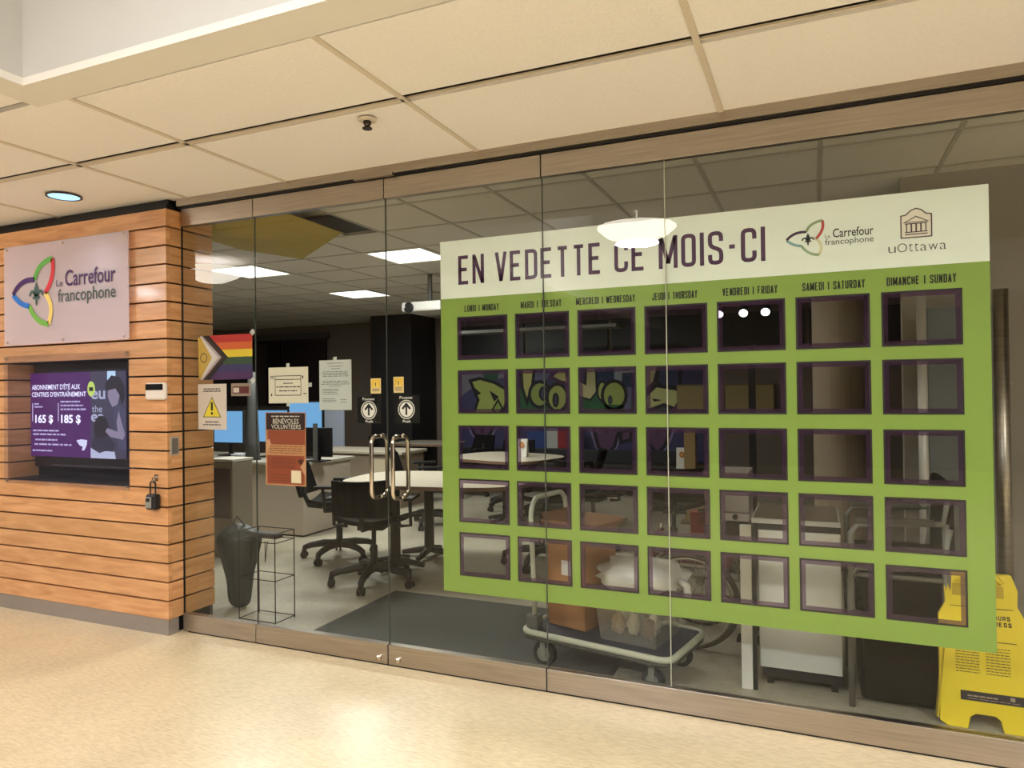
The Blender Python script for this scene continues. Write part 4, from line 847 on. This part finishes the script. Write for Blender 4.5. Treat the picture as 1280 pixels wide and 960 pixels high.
# bulkheads under the ceiling
bkx = empty('duct_box', (-2.8, 5.2, 2.2), 'long grey ceiling duct seen through the top pockets', 'duct')
a, c = onY(560, 418, 5.2), onY(770, 404, 5.2)
b = MB(); b.box((a.x, 5.2, a.z), (c.x, 5.5, c.z), cm(112, 108, 100, .4)); b.build('duct', bkx)
for x in (a.x+.2, c.x-.3): b = MB(); b.tube([(x, 5.35, c.z), (x, 5.35, OZ)], .01, M['black']); b.build('hanger', bkx)
# yellow light cover cloth below the ceiling
yc = empty('yellow_cloth', (-3.8, 1.1, 2.62), 'yellow fabric panel hung under the office ceiling', 'cloth')
pts = [onZ(u, v, 2.60) for u, v in ((236, 292), (300, 270), (362, 268), (428, 291), (378, 324), (300, 312))]
b = MB(); nn = len(pts); cen = sum(pts, Vector())/nn-Vector((0, 0, .03))
b.add([cen]+pts, [(0, 1+(i+1) % nn, 1+i) for i in range(nn)], cm(170, 146, 34)); yo = b.build('fabric', yc)
yo.modifiers.new('s', 'SOLIDIFY').thickness = .004
for p in pts[::2]: b = MB(); b.tube([p, p+Vector((0, 0, .04))], .006, M['black'], 6); b.build('clip', yc)
# ------------------------------------------------------------------ near the glass: mat, rack, bag
m_ = empty('door_mat', (-2.0, .7, 0), 'large dark grey entrance mat inside the doors', 'mat')
b = MB(); b.box((-2.86, .10, .0005), (-1.0, 1.2, .009), cm(70, 72, 68, .9, noise=.15, scale=60)); b.build('pile', m_)
b = MB()
for q in ((-2.88, .08, -.98, .10), (-2.88, 1.2, -.98, 1.22), (-2.88, .10, -2.86, 1.2), (-1.0, .10, -.98, 1.2)): b.box((q[0], q[1], .0005), (q[2], q[3], .006), cm(50, 52, 50))
b.build('rubber_edge', m_)
rk = empty('wire_rack', (-3.3, .38, 0), 'black wire leaflet rack standing inside by the timber wall', 'rack')
WR = cm(26, 24, 24, .4, metal=.5); b = MB(); x0, x1, y0, y1 = -3.47, -3.17, .28, .46; zt = .58
for x in (x0, x1):
    for y in (y0, y1): b.tube([(x, y, 0), (x, y, zt)], .0035, WR, 6)
b.build('uprights', rk)
for z in (.015, .28, zt-.06, zt):
    b = MB(); b.tube([(x0, y0, z), (x1, y0, z), (x1, y1, z), (x0, y1, z)], .003, WR, 6, True); b.build('shelf_wire', rk)
b = MB(); b.box((x0+.08, y0+.03, zt-.04), (x1-.02, y0+.1, zt-.012), cm(60, 56, 56)); b.build('tray', rk)
for x in (x0+.1, x1-.08): b = MB(); b.tube([(x, y0, zt-.05), (x+.01, y0-.01, zt-.18), (x+.02, y0, zt-.05)], .003, WR, 6); b.build('hook', rk)
bg = empty('dark_bag', (-3.66, .55, 0), 'dark grey crumpled bag slumped between timber wall and wire rack', 'bag')
b = MB(); rn = random.Random(5); prof = [(.05, .0), (.10, .06), (.10, .2), (.13, .33), (.17, .45), (.17, .52), (.08, .56), (.03, .58)]
vs = []; n = 22
for (rr, z) in prof:
    for k in range(n): a = 2*PI*k/n; q = rr*(1+rn.uniform(-.16, .16)); vs.append((-3.68+q*math.cos(a), .50+.75*q*math.sin(a), z+rn.uniform(-.012, .012) if z > .01 else .002))
fs = [(i*n+k, i*n+(k+1) % n, (i+1)*n+(k+1) % n, (i+1)*n+k) for i in range(len(prof)-1) for k in range(n)]+[tuple(range(n))[::-1], tuple((len(prof)-1)*n+k for k in range(n))]
b.add(vs, fs, cm(50, 54, 54, .5)); bo = b.build('sack', bg, smooth=True); ss = bo.modifiers.new('s', 'SUBSURF'); ss.levels = 1; ss.render_levels = 2
b = MB(); b.tube([(-3.74, .5, .56), (-3.68, .48, .63), (-3.62, .5, .56)], .006, cm(60, 62, 62), 6); b.build('strap', bg)
# ------------------------------------------------------------------ platform cart
DZ = .19
cq = [onZ(u, v, DZ) for u, v in ((652, 786), (828, 824), (888, 792), (716, 762))]
c0, c1, c3 = cq[0], cq[1], cq[3]; ex = (c1-c0).normalized(); ang = math.atan2(ex.y, ex.x)
LX, LY = .84, .50
ctr = c0+ex*LX/2+Vector((-ex.y, ex.x, 0))*LY/2; ctr.z = 0
ca = empty('platform_cart', ctr, 'platform cart with white bumper and folding loop handle behind the glass', 'cart', None, None, ang)
DB = cm(38, 42, 58, .7); BUMP = cm(176, 176, 156, .5)
b = MB(); b.box((-LX/2+.02, -LY/2+.02, DZ-.03), (LX/2-.02, LY/2-.02, DZ-.002), DB); b.build('deck', ca, local=True)
def rrect(a, c, rad, z, n=5):
    out = []
    for (sx_, sy_, a0) in ((1, 1, 0), (-1, 1, 90), (-1, -1, 180), (1, -1, 270)):
        for k in range(n): t = math.radians(a0+90*k/(n-1)); out.append((sx_*(a-rad)+rad*math.cos(t), sy_*(c-rad)+rad*math.sin(t), z))
    return out
b = MB(); b.tube(rrect(LX/2, LY/2, .06, DZ-.008), .017, BUMP, 8, True); b.build('bumper', ca, local=True, smooth=True)
b = MB(); b.tube(rrect(LX/2-.005, LY/2-.005, .05, DZ-.034), .013, cm(60, 58, 50), 8, True); b.build('lower_rim', ca, local=True, smooth=True)
hxx = -LX/2+.05; HZ = .885
hp = [(hxx, -LY/2+.06, DZ), (hxx-.02, -LY/2+.06, HZ-.1)]+[(hxx-.02, -LY/2+.06+.08*(1-math.cos(PI/2*k/5)), HZ-.1+.1*math.sin(PI/2*k/5)) for k in range(1, 6)]
hp2 = [(x, -y, z) for x, y, z in hp[::-1]]
b = MB(); b.tube(hp+hp2, .014, cm(200, 202, 186, .35), 10); b.build('handle', ca, local=True, smooth=True)
for y in (-LY/2+.06, LY/2-.06): b = MB(); b.box((hxx-.04, y-.03, DZ-.01), (hxx+.03, y+.03, DZ+.07), cm(90, 90, 84)); b.build('handle_bracket', ca, local=True, bevel=.004)
for sx_, sy_, rr in ((-1, -1, .065), (-1, 1, .065), (1, -1, .055), (1, 1, .055)):
    x, y = sx_*(LX/2-.11), sy_*(LY/2-.06); b = MB(); b.tube([(x, y-.018, rr), (x, y+.018, rr)], rr, cm(40, 40, 38, .6), 20); b.tube([(x, y-.02, rr), (x, y+.02, rr)], rr*.6, cm(120, 120, 110, .5), 16); wh = b.build('wheel', ca, local=True)
    b = MB(); [b.box((x-.015, y+t-.002, rr-.01), (x+.015, y+t+.002, DZ-.03), cm(130, 130, 118, .5)) for t in (-.026, .026)]; b.build('fork', wh, local=True)
def onca(x, y, z=DZ): return Vector((ctr.x+x*math.cos(ang)-y*math.sin(ang), ctr.y+x*math.sin(ang)+y*math.cos(ang), z))
bx_ = empty('cardboard_box', onca(-.21, .05), 'tall open brown cardboard box on the platform cart', 'box', None, None, ang-.12)
CB = cm(168, 118, 74, .8, noise=.1); CB2 = cm(140, 98, 66, .8); a_, c_, h_ = .125, .15, .5
b = MB()
for q in ((-a_, -c_, a_, -c_+.004), (-a_, c_-.004, a_, c_), (-a_, -c_, -a_+.004, c_), (a_-.004, -c_, a_, c_)): b.box((q[0], q[1], 0), (q[2], q[3], h_), CB)
b.box((-a_, -c_, 0), (a_, c_, .004), CB); b.build('walls', bx_, local=True)
for (x0, y0, x1, y1, ax, an, pv) in ((-a_, -c_-.1, a_, -c_, 'X', .9, (0, -c_, 0)), (-a_, c_, a_, c_+.1, 'X', -.6, (0, c_, 0)), (a_, -c_, a_+.11, c_, 'Y', -.7, (a_, 0, 0)), (-a_-.11, -c_, -a_, c_, 'Y', 1.2, (-a_, 0, 0))):
    b = MB(); b.box((x0, y0, h_), (x1, y1, h_+.004), CB2, Matrix.Rotation(-an if ax == 'X' else an, 3, ax), (pv[0], pv[1], h_)); b.build('flap', bx_, local=True)
b = MB(); b.rect(-.03, .28, .06, .36, -c_-.001, cm(220, 214, 204)); b.build('shipping_label', bx_, local=True)
tb = empty('storage_tote', onca(.16, -.01), 'clear plastic tote full of wrapped odds and ends on the cart', 'tote', None, None, ang)
a_, c_, h_ = .17, .17, .22
b = MB(); t = .003; vs = []
def frust(a0, c0, a1, c1, z0, z1): return [(-a0, -c0, z0), (a0, -c0, z0), (a0, c0, z0), (-a0, c0, z0), (-a1, -c1, z1), (a1, -c1, z1), (a1, c1, z1), (-a1, c1, z1)]
b.add(frust(a_-.02, c_-.02, a_, c_, .002, h_), [(0, 3, 2, 1), (0, 1, 5, 4), (1, 2, 6, 5), (2, 3, 7, 6), (3, 0, 4, 7)], M['plastic']); b.build('tub', tb, local=True)
b = MB(); b.tube([(x*a_/abs(x) if x else x, y, h_) for x, y in ((-a_, -c_), (a_, -c_), (a_, c_), (-a_, c_))], .007, M['plastic'], 6, True); b.build('rim', tb, local=True)
def blob(name, par, c, s, m, seed, rough=.25, loc=False, sub=2):
    bm = bmesh.new(); bmesh.ops.create_icosphere(bm, subdivisions=3, radius=1); rn = random.Random(seed)
    ph = [rn.uniform(0, 6) for _ in range(6)]
    for v in bm.verts:
        k = 1+rough*(math.sin(5*v.co.x+ph[0])*math.sin(6*v.co.y+ph[1])+.6*math.sin(11*v.co.z+ph[2]+4*v.co.x)+.4*rn.uniform(-1, 1))*.5
        v.co = Vector((v.co.x*s[0]*k, v.co.y*s[1]*k, v.co.z*s[2]*k))+Vector(c)
    me = bpy.data.meshes.new(name); bm.to_mesh(me); bm.free(); me.materials.append(m); me.polygons.foreach_set('use_smooth', [True]*len(me.polygons))
    o = bpy.data.objects.new(name, me); COL.objects.link(o); o.parent = par; return o
rn = random.Random(11); cl = [(166, 134, 98), (200, 190, 166), (96, 66, 50), (186, 174, 150), (96, 94, 92), (216, 208, 196), (134, 104, 74)]
IT = ['tan', 'cream', 'dark brown', 'light beige', 'grey', 'off-white', 'mid brown']
for k in range(7):
    p = onca(.16+(-.085, 0, .085)[k % 3], -.085+.08*(k//3), DZ+.07+.01*(k % 2)); o = empty('wrapped_item', p, IT[k]+' wrapped item packed inside the clear tote', 'package', 'items inside the clear tote', None, k*.9)
    blob('wrapping', o, (0, 0, 0), (.034, .030, .055), cm(*cl[k]), k, .35)
wb_ = empty('white_bag', onca(.17, .02, DZ+.23), 'crumpled white plastic bag heaped on top of the clear tote', 'bag')
blob('bag_film', wb_, (0, 0, .085), (.235, .18, .085), cm(222, 220, 210, .4), 3, .28); b = MB(); b.tube([(.17, -.06, .1), (.24, -.09, .07), (.25, -.1, -.02)], .02, cm(206, 204, 194, .4), 8); b.build('bag_corner', wb_, local=True, smooth=True)
# ------------------------------------------------------------------ wheelchair
wc = empty('wheelchair', (-.68, 1.0, 0), 'wheelchair with spoked wheels and maroon seat behind the cart', 'wheelchair')
WX, WR_ = -.68, .27
MR = cm(104, 48, 44, .7); TB = cm(150, 140, 120, .35, metal=.3)
for y in (.84, 1.28):
    b = MB(); b.tube([(WX+WR_*math.cos(2*PI*k/36), y, WR_+.002+WR_*.96*math.sin(2*PI*k/36)) for k in range(36)], .017, cm(78, 68, 56, .7), 8, True); wl = b.build('wheel', wc, smooth=True)
    b = MB(); b.tube([(WX+WR_*.9*math.cos(2*PI*k/36), y-.03, WR_+WR_*.9*math.sin(2*PI*k/36)) for k in range(36)], .007, TB, 6, True); b.build('push_rim', wl, smooth=True)
    b = MB(); [b.tube([(WX, y, WR_), (WX+WR_*.95*math.cos(2*PI*k/18), y, WR_+WR_*.93*math.sin(2*PI*k/18))], .0018, cm(150, 145, 130, .3), 4) for k in range(18)]; b.build('spokes', wl)
    b = MB(); b.tube([(WX, y-.03, WR_), (WX, y+.03, WR_)], .025, TB, 12); b.build('hub', wl)
b = MB(); b.box((WX-.2, .89, .44), (WX+.22, 1.23, .47), MR); b.build('seat', wc, bevel=.01)
b = MB(); b.box((WX-.24, .89, .47), (WX-.21, 1.23, .60), MR); b.build('backrest', wc, bevel=.008)
for y in (.87, 1.25):
    b = MB(); b.tube([(WX-.22, y, .28), (WX-.23, y, .62)], .011, TB); b.tube([(WX-.22, y, .3), (WX+.26, y, .3), (WX+.32, y, .1)], .011, TB); b.tube([(WX-.2, y, .46), (WX+.2, y, .46), (WX+.28, y, .3)], .011, TB); b.build('side_frame', wc, smooth=True)
    b = MB(); b.box((WX+.26, y-.05, .075), (WX+.38, y+.05, .09), M['black']); b.build('footrest', wc)
    b = MB(); b.tube([(WX+.32, y-.012, .04), (WX+.32, y+.012, .04)], .038, M['black'], 14); b.build('front_caster', wc)
# ------------------------------------------------------------------ white cabinet
CBX0, CBX1 = -.272, .10
wc2 = empty('white_cabinet', (.07, .62, 0), 'white cabinet with black drawer band standing behind the poster', 'cabinet')
Wm = cm(208, 207, 198, .25)
b = MB(); b.box((CBX0-.03, .42, .808), (CBX1, .9, .832), Wm); b.build('top', wc2, bevel=.003)
b = MB(); b.box((CBX0-.02, .43, .8325), (CBX1-.01, .89, .836), cm(118, 108, 94, .25)); b.build('top_surface', wc2)
b = MB(); b.box((CBX0, .44, .775), (CBX1, .88, .807), cm(20, 18, 20, .5)); b.build('drawer_band', wc2)
b = MB(); b.box((CBX0, .44, .10), (CBX1, .88, .774), Wm); b.build('body', wc2, bevel=.004)
b = MB(); b.box((CBX0+.01, .46, .05), (CBX1, .86, .10), cm(30, 28, 30, .5)); b.build('toe_band', wc2)
for x in (CBX0+.03, CBX1-.05): b = MB(); b.box((x, .5, 0), (x+.03, .8, .05), M['black']); b.build('foot', wc2)
pn = empty('display_board', (-.34, .46, 0), 'narrow white board on edge against the left side of the white cabinet', 'board')
xq = onY(930, 760, .42).x; xr = onY(944, 760, .42).x
xq -= .012; xr -= .012; pn.location = ((xq+xr)/2, .44, 0); b = MB(); b.box((xq, .385, .0), (xr, .415, .80), cm(216, 214, 204, .4)); b.build('board', pn, bevel=.002); b = MB(); b.box((xr+.002, .39, 0), (xr+.02, .415, .80), M['black']); b.build('gap_shade_strip', pn)  # black strip stands in for the shade in the gap beside the board
# ------------------------------------------------------------------ stacking chairs
def stack_chair():
    o = empty('stacking_chair', (0, 0, 0)); FR = cm(118, 116, 108, .4, metal=.3); SB = cm(12, 11, 11, .85, spec=.2)
    b = MB(); b.box((-.22, -.18, .03), (.22, .17, .43), SB); b.build('body', o, local=True, bevel=.015)
    b = MB(); b.box((-.22, -.2, .432), (.22, .17, .48), SB); b.build('seat', o, local=True, bevel=.015)
    b = MB(); b.box((-.21, .16, .52), (.21, .20, .84), SB); b.build('backrest', o, local=True, bevel=.015)
    for s in (-1, 1):
        x = s*.25
        b = MB(); b.tube([(x, -.22, 0), (x, -.22, .60), (x, -.19, .64), (x, .15, .66), (x, .18, .84)], .014, FR, 8); b.tube([(x, .2, 0), (x, .16, .5), (x, .16, .66)], .014, FR, 8); b.tube([(x, -.22, .41), (x, .16, .41)], .012, FR, 8); b.build('side_frame', o, local=True, smooth=True)
        b = MB(); b.box((x-.025, -.2, .65), (x+.025, .12, .675), cm(80, 78, 72)); b.build('armrest', o, local=True, bevel=.006)
    b = MB(); b.tube([(-.25, -.22, .3), (.25, -.22, .3)], .012, FR, 8); b.tube([(-.25, -.22, .41), (.25, -.22, .41)], .012, FR, 8); b.build('crossbar', o, local=True, smooth=True)
    return o
sp_ = stack_chair()
for k, (x, y, z, rz, lab) in enumerate([(.355, .20, 0, -PI/2, 'black stacking chair with grey arms, bottom of its stack by the cabinet'), (.36, .20, .20, -PI/2, 'black stacking chair with grey arms, top of its stack by the cabinet')]):
    o = sp_ if k == 0 else copy_tree(sp_); o.location = (x+.0, y+.42, z); o.rotation_euler = (0, 0, rz); tag(o, lab, 'chair', 'stacked black armchairs')
# ------------------------------------------------------------------ rolling screen with steel posts
rs = empty('rolling_screen', (.75, 1.2, 0), 'tall grey screen on steel posts behind the yellow sign', 'screen')
xa, xb, xc_, xd = onY(1147, 500, 1.2).x, onY(1160, 500, 1.2).x, onY(1243, 500, 1.2).x, onY(1263, 500, 1.2).x
b = MB(); b.tube([((xa+xb)/2, 1.2, .0), ((xa+xb)/2, 1.2, 1.98)], (xb-xa)/2, cm(190, 186, 176, .4, metal=.3), 14); b.build('post', rs, smooth=True)
b = MB(); b.tube([((xc_+xd)/2, 1.2, .0), ((xc_+xd)/2, 1.2, 1.98)], (xd-xc_)/2, M['steel'], 16); b.build('post', rs, smooth=True)
b = MB(); b.box((xb+.004, 1.205, .12), (xc_-.004, 1.225, 1.9), cm(92, 94, 92, .35)); b.build('panel', rs)
b = MB(); b.box((xa, 1.05, 0), (xd, 1.38, .03), cm(60, 60, 58)); b.build('base', rs)
# ------------------------------------------------------------------ yellow floor sign
YL = cm(234, 208, 44, .45); YD = cm(196, 170, 40, .5)
ysx = .642
yo = empty('wet_floor_sign', (ysx, .31, 0), 'tall yellow plastic floor sign with black lettering at the right end', 'floor sign', None, None, 0)
def sign_poly(w0, w1, h): return [(-w0, .02), (-w0+.03, 0), (-.06, 0), (-.05, .05), (-.03, .065), (.04, .065), (.06, .05), (.07, 0), (w0-.03, 0), (w0, .02), (w1+.015, h*.72), (w1-.012, h*.80), (w1-.008, h*.90), (w1-.03, h), (-w1+.03, h), (-w1+.008, h*.90), (-w1+.012, h*.80), (-w1-.015, h*.72)]
for nm, y, rx in (('front_panel', 0, -.08), ('rear_panel', .17, .15)):
    b = MB(); b.poly(sign_poly(.165, .145, .66), 0, YL, .02); o = b.build(nm, yo, local=True, bevel=.005); o.location = (0, y, 0); o.rotation_euler = (rx, 0, 0)
    if y == 0:
        b = MB(); b.rect(-.105, .56, .085, .61, -.0008, YD); b.ribbon([(-.115, .515), (.115, .515)], .003, -.0012, cm(80, 66, 20)); b.ribbon([(-.125, .375), (.125, .375)], .003, -.0012, cm(80, 66, 20)); b.build('recess', o, local=True)
        b = MB(); b.cond('COURS', .03, .468, .105, .486, -.001, M['inkb'], .15); b.cond('GRESS', .03, .442, .11, .460, -.001, M['inkb'], .15); b.build('lettering', o, local=True)
        b = MB()
        for k in range(10): bars(b, -.1, -.012, .345-.012*k, .004, -.001, cm(120, 104, 30), k); bars(b, .012, .1, .345-.012*k, .004, -.001, cm(120, 104, 30), k+30)
        b.build('small_print', o, local=True)
        b = MB(); b.rect(-.085, .12, .15, .16, -.001, cm(50, 42, 44)); bars(b, -.06, .05, .138, .006, -.0014, cm(170, 150, 130), 5); bars(b, -.06, .13, .128, .003, -.0014, cm(150, 130, 120), 6); b.rect(.095, .137, .112, .153, -.0014, cm(170, 150, 130)); b.build('black_label', o, local=True)
        b = MB(); b.box((-.155, .0, .03), (-.148, .05, .45), YD, Matrix.Rotation(.1, 3, 'Y')); b.build('side_rib', o, local=True)
b = MB(); b.tube([(-.07, .012, .628), (-.05, .012, .655), (.05, .012, .655), (.07, .012, .628)], .012, YL, 8); b.build('handle', yo, local=True, smooth=True)
